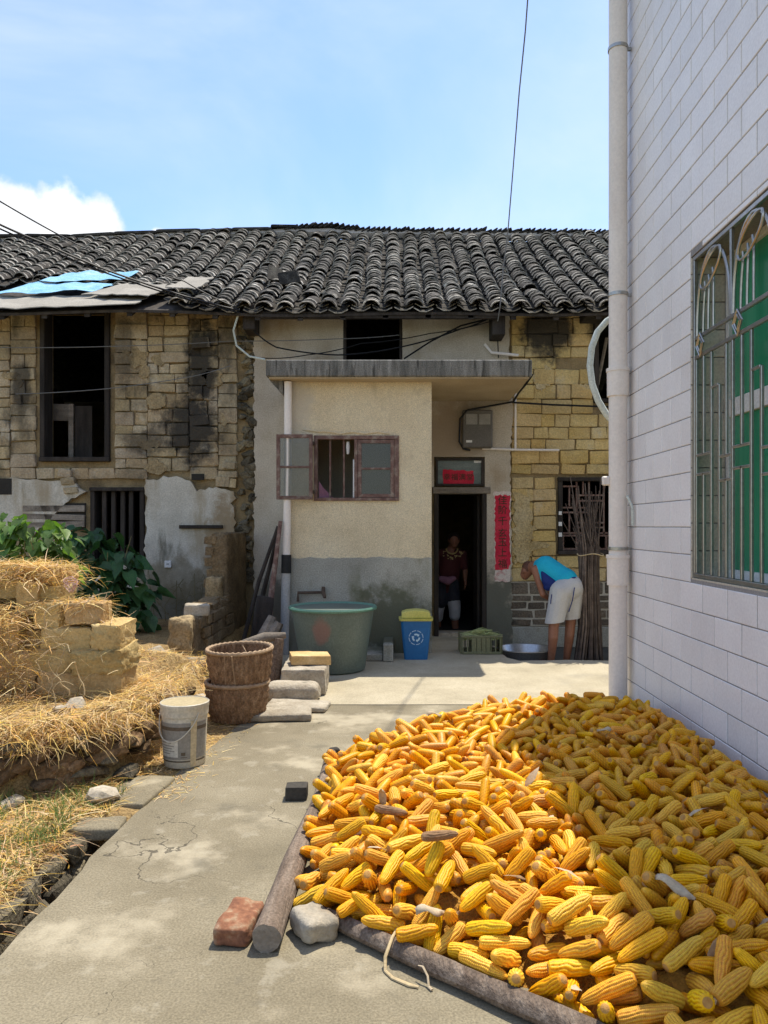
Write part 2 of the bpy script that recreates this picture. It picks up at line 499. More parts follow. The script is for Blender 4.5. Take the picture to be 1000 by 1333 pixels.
M['plaster_mid'] = mat('lime_plaster_grey', [(.42, .355, .265), (.53, .46, .36), (.64, .58, .48)], 1.4, 8, .93, .4, 40, .01,
                       stains=[((.30, .22, .125), 1.4, (1, 1, .6), .50, .72, .75), ((.19, .165, .115), 3.2, (1.4, 1.4, .5), .62, .76, .55)],
                       blobs=[((.33, .255, .18), P(592, 565, 10.4), (.5, .8, .6), .8), ((.10, .105, .08), (1.3, 10.4, .25), (.5, .8, .85), .9), ((.13, .12, .09), (-1.6, 10.4, .2), (.6, .8, .7), .8)], fine=(60, .14))
M['plaster_warm'] = mat('pebbled_render', [(.70, .575, .37), (.79, .665, .445), (.84, .73, .51)], 1.8, 8, .95, 1.0, 75, .012,
                        stains=[((.50, .41, .27), 7, (1, 1, .5), .56, .72, .5)],
                        blobs=[((.52, .46, .36), (-1.25, 9.0, 2.9), (.35, .5, .5), .7)], fine=(150, .22))
M['dado'] = mat('cement_dado', [(.30, .29, .245), (.37, .36, .305), (.43, .41, .345)], 2.4, 8, .93, .5, 50, .01,
                stains=[((.17, .165, .10), 2.0, (1.3, 1.3, .6), .55, .72, .7)], blobs=[((.105, .105, .06), (-.05, 9.0, .30), (.6, .5, .6), .9), ((.16, .155, .11), (-1.1, 9.0, .2), (.6, .5, .35), .7)], fine=(70, .18))
M['canopy'] = mat('weathered_concrete', [(.10, .097, .085), (.20, .19, .165), (.33, .315, .28)], 4.5, 8, .95, .6, 40, .01, stretch=(3.0, 1, .35),
                  stains=[((.035, .035, .03), 7, (3, 1, .3), .52, .68, .85), ((.50, .49, .46), 9, (3.5, 1, .3), .66, .74, .7)], fine=(80, .25))
M['soffit'] = mat('limewashed_soffit', [(.40, .31, .20), (.52, .42, .285)], 2, 7, .95, .3, 40, stains=[((.42, .34, .22), 2.5, (1, 1, 1), .56, .75, .6)])
M['tile'] = mat('roof_tile', [(.020, .017, .013), (.042, .036, .029), (.088, .078, .063)], 9, 7, .92, .7, 60, .01, var=.55, hue=.01, tint=None,
                stains=[((.27, .25, .21), 6, (1, 1, 1), .60, .70, .6), ((.075, .08, .04), 3, (1, 1, 1), .62, .76, .5), ((.17, .10, .07), 1.3, (1, 1, 1), .70, .76, .4)], fine=(60, .3))
M['tile_rim'] = mat('roof_tile_rim', [(.10, .09, .078), (.32, .295, .25), (.72, .67, .58)], 4, 7, .9, .4, 60, .01, var=.55, fine=(60, .3))  # worn pale lip, plus sunlight caught by the edge painted into it
M['tile_t'] = mat('roof_tile_far', [(.020, .017, .013), (.042, .036, .029), (.088, .078, .063)], 9, 7, .92, .7, 60, .01, var=.55, hue=.01, tint='tint',
                  stains=[((.27, .25, .21), 6, (1, 1, 1), .60, .70, .6), ((.075, .08, .04), 3, (1, 1, 1), .62, .76, .5), ((.17, .10, .07), 1.3, (1, 1, 1), .70, .76, .4)], fine=(60, .3))
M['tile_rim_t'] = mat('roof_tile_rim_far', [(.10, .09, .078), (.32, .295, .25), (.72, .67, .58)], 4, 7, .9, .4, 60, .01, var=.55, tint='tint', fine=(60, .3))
M['ridge_mortar'] = mat('ridge_mortar', [(.34, .29, .23), (.50, .44, .37)], 4, 6, .95, .5, 40)
M['sheet_grey'] = mat('fibre_cement', [(.28, .255, .21), (.42, .385, .32)], 3, 6, .9, .3, 40, fine=(60, .15), var=.12)
M['tarp'] = mat('blue_tarpaulin', [(.17, .42, .62), (.26, .52, .70), (.42, .64, .76)], 3.0, 6, .5, .5, 12, .04, stretch=(1, 2, 1))
M['wood_dark'] = mat('dark_timber', [(.022, .018, .015), (.042, .034, .028), (.066, .055, .045)], 12, 5, .85, .5, 50, .01, stretch=(1, 1, .15), var=.25)
M['wood_grey'] = mat('weathered_timber', [(.13, .11, .085), (.22, .185, .145), (.32, .275, .22)], 14, 6, .9, .6, 60, .01, stretch=(.25, .25, 1), var=.2)
M['wood_red'] = mat('faded_red_brown_paint', [(.10, .055, .045), (.17, .10, .08), (.30, .25, .2)], 16, 6, .75, .5, 60, .006, var=.15, stains=[((.42, .38, .33), 11, (1, 1, 1), .66, .74, .8)])
M['wood_pale'] = mat('split_timber', [(.42, .26, .10), (.60, .40, .17), (.70, .52, .28)], 10, 5, .8, .5, 40, stretch=(.3, 1, 1))
M['bark'] = mat('log_bark', [(.12, .085, .062), (.20, .15, .112), (.30, .235, .18)], 30, 6, .95, 1.0, 60, .014, bst=(1, .1, 1), stretch=(1, .1, 1), local=True, fine=(90, .25))
M['stick'] = mat('twig_bark', [(.06, .045, .037), (.105, .08, .065), (.165, .128, .10)], 9, 4, .9, .4, 60, var=.4)
M['black'] = mat('black_cable', [(.012, .012, .013)], 3, 2, .6, 0, fine=None)
M['rubber'] = mat('black_rubber', [(.015, .015, .015), (.03, .03, .03)], 6, 3, .7, 0)
M['cable_grey'] = mat('grey_cable', [(.16, .16, .16)], 3, 2, .6, 0, fine=None)
M['pvc'] = mat('white_pvc_pipe', [(.74, .66, .58), (.81, .74, .66)], 2.2, 5, .45, .05, 30, fine=(40, .05), stains=[((.52, .43, .37), 2.4, (2, 2, .5), .60, .78, .35)], spec=.4)
M['pvc_grey'] = mat('grey_pvc_pipe', [(.36, .36, .35), (.46, .45, .43)], 3, 5, .5, .05, 30, stains=[((.24, .22, .18), 5, (2, 2, .6), .6, .75, .6)], spec=.4)
M['hose'] = mat('pale_hose', [(.52, .56, .50), (.62, .66, .60)], 6, 4, .5, .1, 60)
M['wtile'] = mat('white_wall_tile', [(.75, .715, .70), (.80, .77, .755), (.83, .805, .79)], 2.2, 5, .42, .42, 42, .006, var=.055, fine=(55, .05), spec=.5,
                 stains=[((.52, .47, .42), 1.5, (1, 1, .5), .6, .78, .3)])
M['grout'] = mat('tile_grout', [(.24, .23, .225), (.32, .31, .30)], 6, 5, .95, .3, 60)
M['house_plain'] = mat('cement_render', [(.40, .385, .36), (.47, .45, .42)], 2, 5, .95, .3, 40)
M['steel'] = mat('stainless_steel', [(.36, .35, .32), (.48, .46, .42)], 5, 4, .32, .06, 50, metal=.85, fine=(40, .1))
M['frame_white'] = mat('white_window_frame', [(.68, .68, .66), (.74, .74, .72)], 4, 3, .4, 0)
M['green_glass'] = mat('green_window_glass', [(.02, .20, .10), (.035, .27, .14), (.06, .33, .18)], 1.6, 3, .12, .05, 4, .01, spec=.6, stretch=(1, 4, .4), fine=None)
M['cream_tile'] = mat('cream_reveal_tile', [(.50, .46, .37), (.58, .54, .44)], 3, 4, .45, .2, 40, var=.06)
M['dark_glass'] = mat('dark_glass', [(.025, .03, .028), (.045, .05, .045)], 2, 3, .1, 0, spec=.6, fine=None)
M['pane'] = glass_mat('dusty_pane', (.11, .12, .10), .15, .4)
M['interior'] = mat('dark_interior', [(.03, .027, .022), (.05, .045, .038)], 2, 4, .95, .2, 20)  # near-black; on the wall holes it stands in for their shade
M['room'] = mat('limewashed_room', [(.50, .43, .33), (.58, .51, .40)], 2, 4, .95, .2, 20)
M['red_paper'] = mat('red_paper', [(.46, .012, .035), (.56, .02, .05), (.62, .05, .075)], 6, 5, .7, .25, 30, .006, stains=[((.72, .45, .42), 9, (1, 1, 1), .68, .74, .85)])
M['paper_torn'] = mat('torn_paper', [(.62, .50, .45), (.70, .62, .54), (.5, .18, .17)], 12, 5, .9, .4, 40)
M['ink'] = mat('black_ink', [(.035, .022, .014), (.06, .04, .02)], 20, 3, .6, 0)
M['transom'] = mat('green_grey_board', [(.10, .125, .115), (.16, .19, .175), (.22, .25, .22)], 4, 5, .4, .1, 30, stretch=(.5, 1, 3))
M['meter'] = mat('grey_meter_box', [(.10, .09, .075), (.15, .135, .115)], 4, 5, .5, .1, 30)
M['meter_window'] = mat('meter_window', [(.22, .20, .17), (.30, .28, .24)], 8, 4, .3, 0)
M['white_plastic'] = mat('white_plastic', [(.70, .69, .66), (.76, .75, .72)], 4, 3, .4, 0)
M['tub'] = mat('green_plastic', [(.078, .105, .085), (.108, .138, .112), (.15, .18, .148)], 1.6, 6, .55, .12, 30, .006, stains=[((.25, .27, .22), 5, (1, 1, .4), .62, .78, .45), ((.09, .11, .085), 2.5, (1, 1, .5), .58, .75, .5)],
               blobs=[((.34, .10, .075), P(418, 822, 7.62), (.10, .5, .14), .38)], spec=.35)
M['tub_in'] = mat('green_plastic_rim', [(.08, .19, .14), (.12, .25, .185)], 2, 5, .5, .1, 30, spec=.4)
M['blue'] = mat('blue_plastic', [(.012, .115, .30), (.02, .155, .38)], 2, 4, .45, .05, 30, spec=.4, fine=(30, .06))
M['yellow'] = mat('yellow_plastic', [(.55, .50, .10), (.66, .60, .16)], 3, 4, .45, .05, 30, spec=.4)
M['sky_print'] = mat('pale_print', [(.55, .72, .82)], 3, 2, .6, 0, fine=None)
M['crate'] = mat('olive_plastic', [(.14, .145, .075), (.20, .20, .11)], 3, 5, .6, .1, 30)
M['bean'] = mat('green_bean', [(.26, .31, .10), (.44, .46, .22)], 8, 3, .6, .1, 40, var=.35, tint='tint')
M['bucket'] = mat('white_bucket', [(.54, .49, .38), (.62, .575, .46)], 2, 5, .5, .06, 30, stains=[((.50, .40, .27), 3.2, (1, 1, .6), .58, .76, .5)])
M['bucket_in'] = mat('bucket_inside', [(.36, .29, .16), (.44, .36, .21)], 3, 5, .6, .1, 30)
M['print_grey'] = mat('label_grey', [(.25, .235, .20), (.32, .30, .26)], 4, 5, .6, .05, 30, stains=[((.5, .45, .36), 5, (1, 1, 1), .62, .72, .5)])
M['print_brown'] = mat('label_brown', [(.10, .075, .05), (.16, .12, .08)], 4, 5, .6, 0)
M['print_white'] = mat('label_white', [(.58, .55, .47), (.66, .63, .55)], 4, 5, .6, 0)
M['tape'] = mat('tan_tape', [(.52, .42, .25), (.60, .50, .32)], 4, 5, .5, 0)
M['wicker'] = mat('wicker', [(.13, .075, .04), (.27, .165, .09), (.42, .28, .165)], 34, 5, .8, .5, 70, .006, stretch=(1, 1, .4), fine=(80, .25))
M['wicker_rim'] = mat('wicker_rim', [(.30, .20, .12), (.44, .32, .20)], 20, 5, .8, .5, 70, .006)
M['stone'] = mat('pale_stone', [(.26, .215, .155), (.38, .33, .25), (.52, .465, .37)], 5, 7, .95, .8, 34, .012, stains=[((.16, .145, .11), 6, (1, 1, 1), .58, .70, .7)], var=.15)
M['stone_tan'] = mat('adobe_block', [(.38, .25, .105), (.52, .36, .16), (.64, .48, .25)], 3.5, 7, .95, .7, 30, .02, stains=[((.27, .18, .085), 3, (1, 1, 1), .56, .72, .6)], var=.15, hue=.01)
M['red_brick'] = mat('red_brick', [(.15, .065, .04), (.27, .12, .065), (.40, .30, .19)], 20, 6, .95, .6, 50, .008, stains=[((.42, .35, .25), 9, (1, 1, 1), .58, .7, .6)])
M['block_dark'] = mat('shaded_brick', [(.045, .04, .035), (.075, .068, .055)], 9, 5, .9, .4, 40)  # shade of the brick's unlit face put into the base colour
M['leaf'] = mat('sunlit_shrub_leaf', [(.075, .15, .035), (.115, .205, .05), (.16, .26, .08)], 6, 4, .45, .15, 40, .004, var=.35, hue=.02, sat=.15, transl=(.45, (1.1, 1.25, .45)))  # sunlight put into the leaf colour; pairs with the shaded leaf below
M['leaf_shaded'] = mat('shaded_shrub_leaf', [(.025, .075, .03), (.045, .11, .04), (.065, .14, .05)], 6, 4, .45, .15, 40, .004, var=.35, hue=.02, sat=.15, transl=(.25, (1.0, 1.1, .6)))  # same kind of leaf darkened, the house's shade put into its colour
M['stem'] = mat('shrub_stem', [(.16, .15, .07), (.22, .2, .1)], 9, 3, .8, .2, 40)
M['vine'] = mat('dry_vine', [(.48, .36, .19), (.62, .49, .29)], 9, 4, .8, .3, 60, var=.2)
M['weed'] = mat('dead_weed', [(.14, .12, .06), (.22, .18, .09)], 9, 4, .85, .2, 40)
M['metal'] = mat('dull_aluminium', [(.42, .43, .44), (.55, .56, .57)], 4, 4, .32, .05, 30, metal=.8)
M['iron'] = mat('rusty_iron', [(.06, .045, .035), (.12, .08, .055)], 12, 5, .8, .3, 50)
# people
M['skin'] = mat('tanned_skin', [(.24, .10, .058), (.30, .135, .078)], 6, 4, .5, .1, 80, .003, fine=(40, .08), spec=.35)
M['hair'] = mat('short_hair', [(.02, .014, .012), (.05, .03, .022)], 40, 4, .6, .4, 120, .004)
M['cropped'] = mat('cropped_hair', [(.085, .036, .022), (.13, .058, .036)], 60, 4, .6, .4, 160, .003)
M['teal'] = mat('teal_jersey', [(.008, .36, .52), (.012, .43, .58)], 5, 4, .6, .3, 18, .012, fine=(90, .06))
M['navy'] = mat('navy_cloth', [(.008, .02, .12), (.012, .03, .17)], 5, 4, .65, .2, 18, .01)
M['white_trim'] = mat('white_trim', [(.6, .62, .62)], 5, 2, .7, 0)
M['shorts'] = mat('pale_grey_shorts', [(.43, .42, .41), (.53, .52, .50)], 5, 5, .85, .4, 14, .015, fine=(90, .06))
M['maroon'] = mat('maroon_shirt', [(.07, .017, .018), (.10, .026, .024)], 6, 4, .8, .3, 18, .012)
M['gold'] = mat('gold_embroidery', [(.40, .28, .09), (.52, .40, .18)], 20, 4, .6, .2, 80)
M['apron_cloth'] = mat('dark_apron', [(.025, .027, .035), (.045, .045, .055)], 5, 4, .85, .2, 18, .01)
M['pink'] = mat('dusky_pink_cloth', [(.26, .12, .17), (.34, .17, .22)], 9, 4, .85, .3, 24, .01)
# corn
def corn_mat(name, tint):
    m = bpy.data.materials.new(name); m.use_nodes = True
    N, L = m.node_tree.nodes, m.node_tree.links
    bs = N['Principled BSDF']; bs.inputs['Roughness'].default_value = .48; bs.inputs['Specular IOR Level'].default_value = .35
    a = N.new('ShaderNodeAttribute'); a.attribute_name = 'kernel'
    rp = N.new('ShaderNodeValToRGB'); e = rp.color_ramp.elements
    e[0].position = 0; e[0].color = (.42, .13, .004, 1); e[1].position = 1; e[1].color = (.84, .47, .014, 1)
    x = e.new(.5); x.color = (.74, .32, .008, 1)
    L.new(a.outputs['Fac'], rp.inputs['Fac'])
    hs = N.new('ShaderNodeHueSaturation'); L.new(rp.outputs[0], hs.inputs['Color'])
    if tint:
        t = N.new('ShaderNodeAttribute'); t.attribute_name = 'tint'; rnd = t.outputs['Fac']
    else:
        t = N.new('ShaderNodeObjectInfo'); rnd = t.outputs['Random']
    def mt(op, p, q, r=None):
        n = N.new('ShaderNodeMath'); n.operation = op
        for i, v in enumerate((p, q, r)):
            if v is None: continue
            if isinstance(v, (int, float)): n.inputs[i].default_value = v
            else: L.new(v, n.inputs[i])
        return n.outputs[0]
    g = N.new('ShaderNodeNewGeometry')
    nz = N.new('ShaderNodeTexNoise'); nz.inputs['Scale'].default_value = 14; nz.inputs['Detail'].default_value = 3; L.new(g.outputs['Position'], nz.inputs['Vector'])
    nf = N.new('ShaderNodeTexNoise'); nf.inputs['Scale'].default_value = 110; nf.inputs['Detail'].default_value = 2; L.new(g.outputs['Position'], nf.inputs['Vector'])
    v = mt('MULTIPLY_ADD', rnd, .34, .80)
    v = mt('MULTIPLY', v, mt('MULTIPLY_ADD', nz.outputs['Fac'], .35, .84))
    v = mt('MULTIPLY', v, mt('MULTIPLY_ADD', nf.outputs['Fac'], .7, .66))
    L.new(v, hs.inputs['Value'])
    L.new(mt('MULTIPLY_ADD', mt('FRACT', mt('MULTIPLY', rnd, 9.7), 0), .026, .490), hs.inputs['Hue'])
    L.new(mt('MULTIPLY_ADD', mt('FRACT', mt('MULTIPLY', rnd, 5.3), 0), .08, .96), hs.inputs['Saturation'])
    L.new(hs.outputs[0], bs.inputs['Base Color'])
    return m
M['corn'] = corn_mat('corn_kernels', False)
M['corn_t'] = corn_mat('corn_kernels_heap', True)
M['cob_core'] = mat('cob_core', [(.42, .20, .05), (.58, .33, .11)], 30, 4, .9, .4, 90)
M['husk'] = mat('dry_husk', [(.58, .46, .30), (.70, .60, .44)], 22, 5, .8, .4, 60, .004, stretch=(1, 1, 1), transl=(.25, (1, .95, .85)))
M['cob_brown'] = mat('shrivelled_cob', [(.22, .125, .065), (.36, .22, .12)], 30, 5, .9, .4, 90)
# ================================================================ ground
def poly_slab(name, outline, z0, z1, m, amp=.0, step=.2, seed=0, keep=()):
    ol = torn(outline, step, amp, seed, keep) if amp else outline
    o = sheet(name, ol, lambda u, v, t: (u, v, t), z1, z0, m, None)
    return tag(o, kind='structure')

g = MB(); g.add([(-400, -200, -.36), (400, -200, -.36), (400, 600, -.36), (-400, 600, -.36)], [(0, 1, 2, 3)])
tag(g.build('ground', M['field']), kind='structure')

poly_slab('concrete_yard', [(-1.40, -7), (3.2, -7), (3.2, 6.44), (-1.02, 6.44), (-1.12, 6.1), (-1.2, 5.7), (-1.30, 4.9), (-1.36, 4.0), (-1.38, 2.7)],
          -.34, 0.0, M['concrete'], .008, .12, 3, keep=(0, 1, 2))
poly_slab('concrete_apron', [(-1.05, 6.448), (8, 6.448), (8, 8.53), (2.3, 8.55), (1.9, 8.60), (1.72, 8.56), (1.38, 8.54), (1.27, 8.75), (1.24, 9.4), (1.24, 10.49), (-2.0, 10.49), (-2.0, 8.4), (-1.5, 7.6), (-1.1, 7.2)],
          -.34, .004, M['apron'], .012, .12, 5, keep=(0, 1))
wsh = MB(); wsh.box(1.20, 5.0, 8.4, 10.52, -.34, -.15)
tag(wsh.build('wash_gully', M['wash']), kind='structure')

def terr(x, y):
    x = np.asarray(x, float); y = np.asarray(y, float)
    def sst(a, lo, hi):
        t = np.clip((a - lo) / (hi - lo), 0, 1); return t * t * (3 - 2 * t)
    h = .02 + .05 * fbm(x, y, 1.2, 3) + .03 * fbm(x, y, 5, 5)
    # terrace with a broken front
    front = 4.55 + 1.0 * np.minimum(x + 1.62, 0) * .85 + .10 * fbm(x, y * 0, 2.5, 8)
    inx = sst(-1.60 - x + .07 * fbm(x * 0, y, 2.1, 9), 0, .10 + .35 * sst(y, 5.2, 6.2))
    iny = sst(y - front, 0, .12 + .9 * sst(-x, 2.4, 3.2))
    fall = 1 - .55 * sst(y, 6.6, 7.8)
    top = .38 + .07 * fbm(x, y, 1.6, 11) + .10 * sst(-x, 2.2, 3.2)
    h = h + inx * iny * fall * top
    # footpath strip between the terrace and the slab
    strip = sst(x, -1.70, -1.56)
    h = h * (1 - strip * .75) + strip * (-.012)
    # open drain beside the slab
    dr = sst(x, -1.60, -1.555) * (1 - sst(y, 3.86, 3.98))
    h = np.where(dr > 0, h * (1 - dr) - .32 * dr, h)
    # under slabs
    h = np.where(x > -1.0, -.06, h)
    back = sst(x, -2.0, -1.85) * sst(y, 6.2, 6.9)
    h = h * (1 - back) - .03 * back
    return h
tx = np.concatenate([np.arange(-9, -3.6, .12), np.arange(-3.6, -.98, .03)]); ty = np.concatenate([np.arange(-4, 2, .2), np.arange(2, 8.2, .035), np.arange(8.2, 10.56, .12)])
GX, GY = np.meshgrid(tx, ty, indexing='ij'); GZ = terr(GX, GY)
nx_, ny_ = GX.shape
tv = np.stack([GX.ravel(), GY.ravel(), GZ.ravel()], 1)
ii, jj = np.meshgrid(np.arange(nx_ - 1), np.arange(ny_ - 1), indexing='ij')
a_ = (ii * ny_ + jj).ravel()
tf = np.stack([a_, a_ + ny_, a_ + ny_ + 1, a_ + 1], 1)
tm = bpy.data.meshes.new('terrain'); tm.from_pydata(tv.tolist(), [], tf.tolist()); tm.shade_smooth()
tag(link_mesh('dirt_plot', tm, None, M['soil']), kind='structure')

# ================================================================ old mud-brick house
YM = 10.5                                   # facade plane
EAVE_Y, RIDGE_Y, EAVE_Z = 10.0, 14.1, 4.33
def ridge_z(x):
    return float(np.interp(x, [-8, -6, -4.2, -1.7, -.2, 3.8, 5], [6.64, 6.70, 6.76, 6.84, 6.80, 6.76, 6.74]))
def roofz(x, y):
    t = (y - EAVE_Y) / (RIDGE_Y - EAVE_Y)
    sag = -.07 * math.sin(math.pi * min(max(t, 0), 1)) * (1 + .5 * math.sin(x * 1.3))
    return EAVE_Z + .02 * math.sin(x * 1.7 + 1) - .015 * math.cos(x * .8) + (ridge_z(x) - EAVE_Z) * t + sag
house = thing('old_house', (-1.5, YM, 0), 'old mud-brick village house with mossy dark tiled roof and peeling plaster', 'house')
hA = (PX(55, YM), PX(143, YM), PZ(598, YM), PZ(402, YM))
hB = (PX(120, YM), PX(188, YM), PZ(730, YM), PZ(637, YM))
hC = (PX(448, YM), PX(523, YM), PZ(480, YM), PZ(402, YM))
hD = (PX(566, YM), PX(632, YM), -.3, PZ(638, YM))
hT = (PX(567, YM), PX(629, YM), PZ(633, YM), PZ(597, YM))
hE = (PX(727, YM), 3.02, PZ(719, YM), PZ(624, YM))
hF = (PX(774, YM), 3.3, PZ(522, YM), PZ(412, YM))
hK = (-1.0, .1, .1, 2.9)                    # opening from the kitchen into the house (never seen)
wall = panel([-8, 5], [-.3, 4.56], [hA, hB, hC, hD, hT, hE, hF], fXZ, YM, YM + .34).build('facade_wall', M['mud'], house)
w2 = MB()
w2.box(-8, 5, 17.9, 18.2, -.3, 4.4)
w2.build('back_wall', M['mud'], house)
for xs in (-8, 4.7):
    sheet('gable_wall', [(10.85, -.3), (17.9, -.3), (17.9, 4.35), (14.1, 6.55), (10.85, 4.6)], fYZ, xs, xs + .3, M['mud'], house)
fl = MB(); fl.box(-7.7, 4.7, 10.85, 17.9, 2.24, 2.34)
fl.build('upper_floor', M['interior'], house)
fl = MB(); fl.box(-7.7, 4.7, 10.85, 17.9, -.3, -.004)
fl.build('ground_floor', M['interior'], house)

# mud bricks set proud of the mortar
bmesh_l = [chip_box('mud_brick', .05, .05, s, M['brick']) for s in range(7)]
bmesh_r = [chip_box('mud_brick', .045, .045, 20 + s, M['brick_right']) for s in range(6)]
bmesh_g = [chip_box('grey_brick', .05, .03, 40 + s, M['brick_grey']) for s in range(4)]
rub = [rock_mesh('rubble', 60 + s, 22, .7, M['rubble']) for s in range(5)]
def lay_bricks(zone, excl, meshes, seed, ch=(.12, .215), ln=(.14, .42), name='brick', prot=(.022, .062), joint=(.004, .014), base=YM, lean=.022):
    q = random.Random(seed)
    x0, x1, z0, z1 = zone; z = z0
    while z < z1 - .05:
        h = min(q.uniform(*ch), z1 - z)
        if z1 - z - h < .06: h = z1 - z
        lo, hi = z, z + h
        iv = [(x0, x1)]
        for (a, b, c, d) in excl:
            ov = min(hi, d) - max(lo, c)
            if ov <= 0: continue
            if ov < .3 * h:
                if c > lo: hi = min(hi, c)
                else: lo = max(lo, d)
                continue
            nv = []
            for (s, e) in iv:
                if b <= s or a >= e: nv.append((s, e)); continue
                if a > s: nv.append((s, a))
                if b < e: nv.append((b, e))
            iv = nv
        for (s, e) in iv:
            x = s
            while x < e - .04:
                w = q.uniform(*ln)
                if e - x - w < .13: w = e - x
                j = q.uniform(*joint); pr = q.uniform(*prot)
                jz = q.uniform(*joint)
                if w > j * 2.5 and q.random() > .012:
                    dep = .12
                    T = Matrix.Translation((x + w / 2, base - pr + dep / 2, (lo + hi) / 2 + q.uniform(-.004, .004)))
                    Rm = Euler((q.gauss(0, lean), q.gauss(0, lean * 1.3), q.gauss(0, lean))).to_matrix().to_4x4()
                    S = Matrix.Diagonal((w - j, dep, hi - lo - jz, 1))
                    piece(name, q.choice(meshes), wall, T @ Rm @ S)
                x += w
        z += h
F = YM - .04
exA = (hA[0] - .07, hA[1] + .07, hA[2] - .07, 5); exB = (hB[0] - .05, hB[1] + .03, hB[2] - .05, hB[3] + .06)
P1 = (PX(189, F), PX(306, F), -.3, PZ(624, F))
P0 = (-6.2, PX(112, F), PZ(690, F), PZ(626, F))
exl = [exA, exB, P1, P0, (PX(95, F), PX(118, F), PZ(690, F), PZ(655, F))]
for k, (xa, xb) in enumerate(((-6.0, exA[0] - .35), (exA[0] - .35, exA[1] + .01), (exA[1] + .01, PX(192, F)), (PX(192, F), PX(246, F)), (PX(246, F), PX(284, F)), (PX(284, F), PX(309, F)))):
    lay_bricks((xa, xb, .55 + .03 * (k % 3), 4.5), exl, bmesh_l, 11 + 10 * k)
for k, (xa, xb) in enumerate(((PX(666, F), 3.35),)):
    lay_bricks((xa, xb, PZ(757, F), 4.5), [(hE[0] - .04, 4, hE[2] - .05, hE[3] + .07), (hF[0] - .03, 4, hF[2] - .05, 5)], bmesh_r, 12 + 7 * k, ch=(.15, .22), ln=(.18, .42), joint=(.004, .012))
lay_bricks((PX(664, F), 3.35, .14, PZ(757, F)), [], bmesh_g, 13, ch=(.085, .14), ln=(.2, .34), joint=(.014, .022), prot=(.02, .032))
mo = MB(); mo.box(PX(664, F), 3.35, YM - .014, YM + .002, .14, PZ(757, F) - .004)
mo.build('lime_pointing', M['mortar_white'], house)
mo = MB(); mo.box(PX(658, F), 3.35, YM - .05, YM + .01, -.15, .13)
mo.build('cement_plinth', M['dado'], house, bevel=.01)
# broken rubble quoin where the two halves of the house meet
qd = random.Random(5)
for k in range(60):
    z = .75 + (4.35 - .75) * (k + qd.random()) / 60
    x = PX(qd.uniform(312, 329), F); s = qd.uniform(.09, .2)
    piece('rubble_stone', qd.choice(rub), wall, Matrix.Translation((x, YM - .02, z)) @ Euler((qd.uniform(-.3, .3), qd.uniform(-.4, .4), qd.uniform(-.3, .3))).to_matrix().to_4x4() @ Matrix.Diagonal((s * 1.2, .16, s * .8, 1)))
# loosened bricks over the plaster
for (x, y, w, h, r) in ((299, 606, 17, 9, .12), (302, 618, 15, 8, -.05), (291, 627, 18, 14, .02), (304, 629, 8, 12, .1), (86, 616, 17, 11, .15), (90, 626, 17, 9, -.12), (94, 638, 18, 8, -.1), (262, 447, 22, 14, -.08)):
    c = P(x, y, F)
    piece('brick', qd.choice(bmesh_l), wall, Matrix.Translation((c.x, YM - .035, c.z)) @ Euler((.05, r, .08)).to_matrix().to_4x4() @ Matrix.Diagonal((w * .0105, .16, h * .0105, 1)))

# plaster coats
def plaster(name, poly_px, m, seed, keep=(), amp=.02, t0=YM - .062, t1=YM - .004, step=.05, d=F):
    pts = [(PX(x, d), PZ(y, d)) for x, y in poly_px]
    return sheet(name, torn(pts, step, amp, seed, keep), fXZ, t0, t1, m, house)
plaster('plaster_coat', [(190, 735), (190, 624), (225, 621), (248, 626), (257, 640), (268, 638), (282, 634), (305, 640), (306, 690), (301, 840), (120, 840), (120, 735)], M['plaster_left'], 3, keep=(8, 9), amp=.014, t0=YM - .07)
plaster('plaster_coat', [(-60, 700), (-60, 632), (20, 622), (60, 626), (100, 630), (113, 640), (100, 648), (86, 655), (70, 672), (50, 690), (40, 700)], M['plaster_left'], 4, amp=.012, t0=YM - .075)
plaster('plaster_coat', [(331, 845), (331, 398), (447, 398), (447, 490), (440, 845)], M['plaster_mid'], 6, keep=(1, 2, 3, 4), amp=.010, t0=YM - .066)
plaster('plaster_coat', [(524, 524), (524, 398), (640, 398), (664, 405), (662, 470), (668, 530), (664, 600), (667, 850), (633.5, 850), (633.5, 637), (631, 634), (631, 595), (565, 595), (565, 634), (540, 634)],
        M['plaster_mid'], 7, keep=(0, 1, 7, 8, 9, 10, 11, 12, 13, 14), amp=.008, t0=YM - .066)
M['mud_patch'] = mat('mud_render', [(.27, .195, .10), (.38, .285, .155), (.47, .37, .22)], 3, 8, .96, .9, 30, .02, stains=[((.14, .11, .065), 2.2, (1, 1, .6), .52, .70, .8)], blobs=stain_blobs, fine=(45, .22))
M['mud_patch_ochre'] = mat('mud_render_ochre', [(.42, .31, .145), (.52, .40, .205), (.58, .47, .28)], 3, 8, .96, .9, 30, .02, stains=[((.27, .21, .12), 2.2, (1, 1, .6), .52, .70, .7)], fine=(45, .22))
qm = random.Random(404)
for k in range(30):
    if k < 21: x, y, m_ = qm.uniform(0, 300), qm.uniform(420, 612), M['mud_patch']
    else: x, y, m_ = qm.uniform(675, 770), qm.uniform(470, 735), M['mud_patch_ochre']
    if 40 < x < 158 and y < 612: continue
    if x > 712 and y > 605: continue
    rx_, ry_ = qm.uniform(5, 20), qm.uniform(5, 22)
    pl = [(x + rx_ * math.cos(t) * qm.uniform(.6, 1.2), y + ry_ * math.sin(t) * qm.uniform(.6, 1.2)) for t in [2 * math.pi * i / 9 for i in range(9)]]
    plaster('mud_patch', pl, m_, 500 + k, amp=.012, t0=YM - .052 - .002 * (k % 7), step=.03)
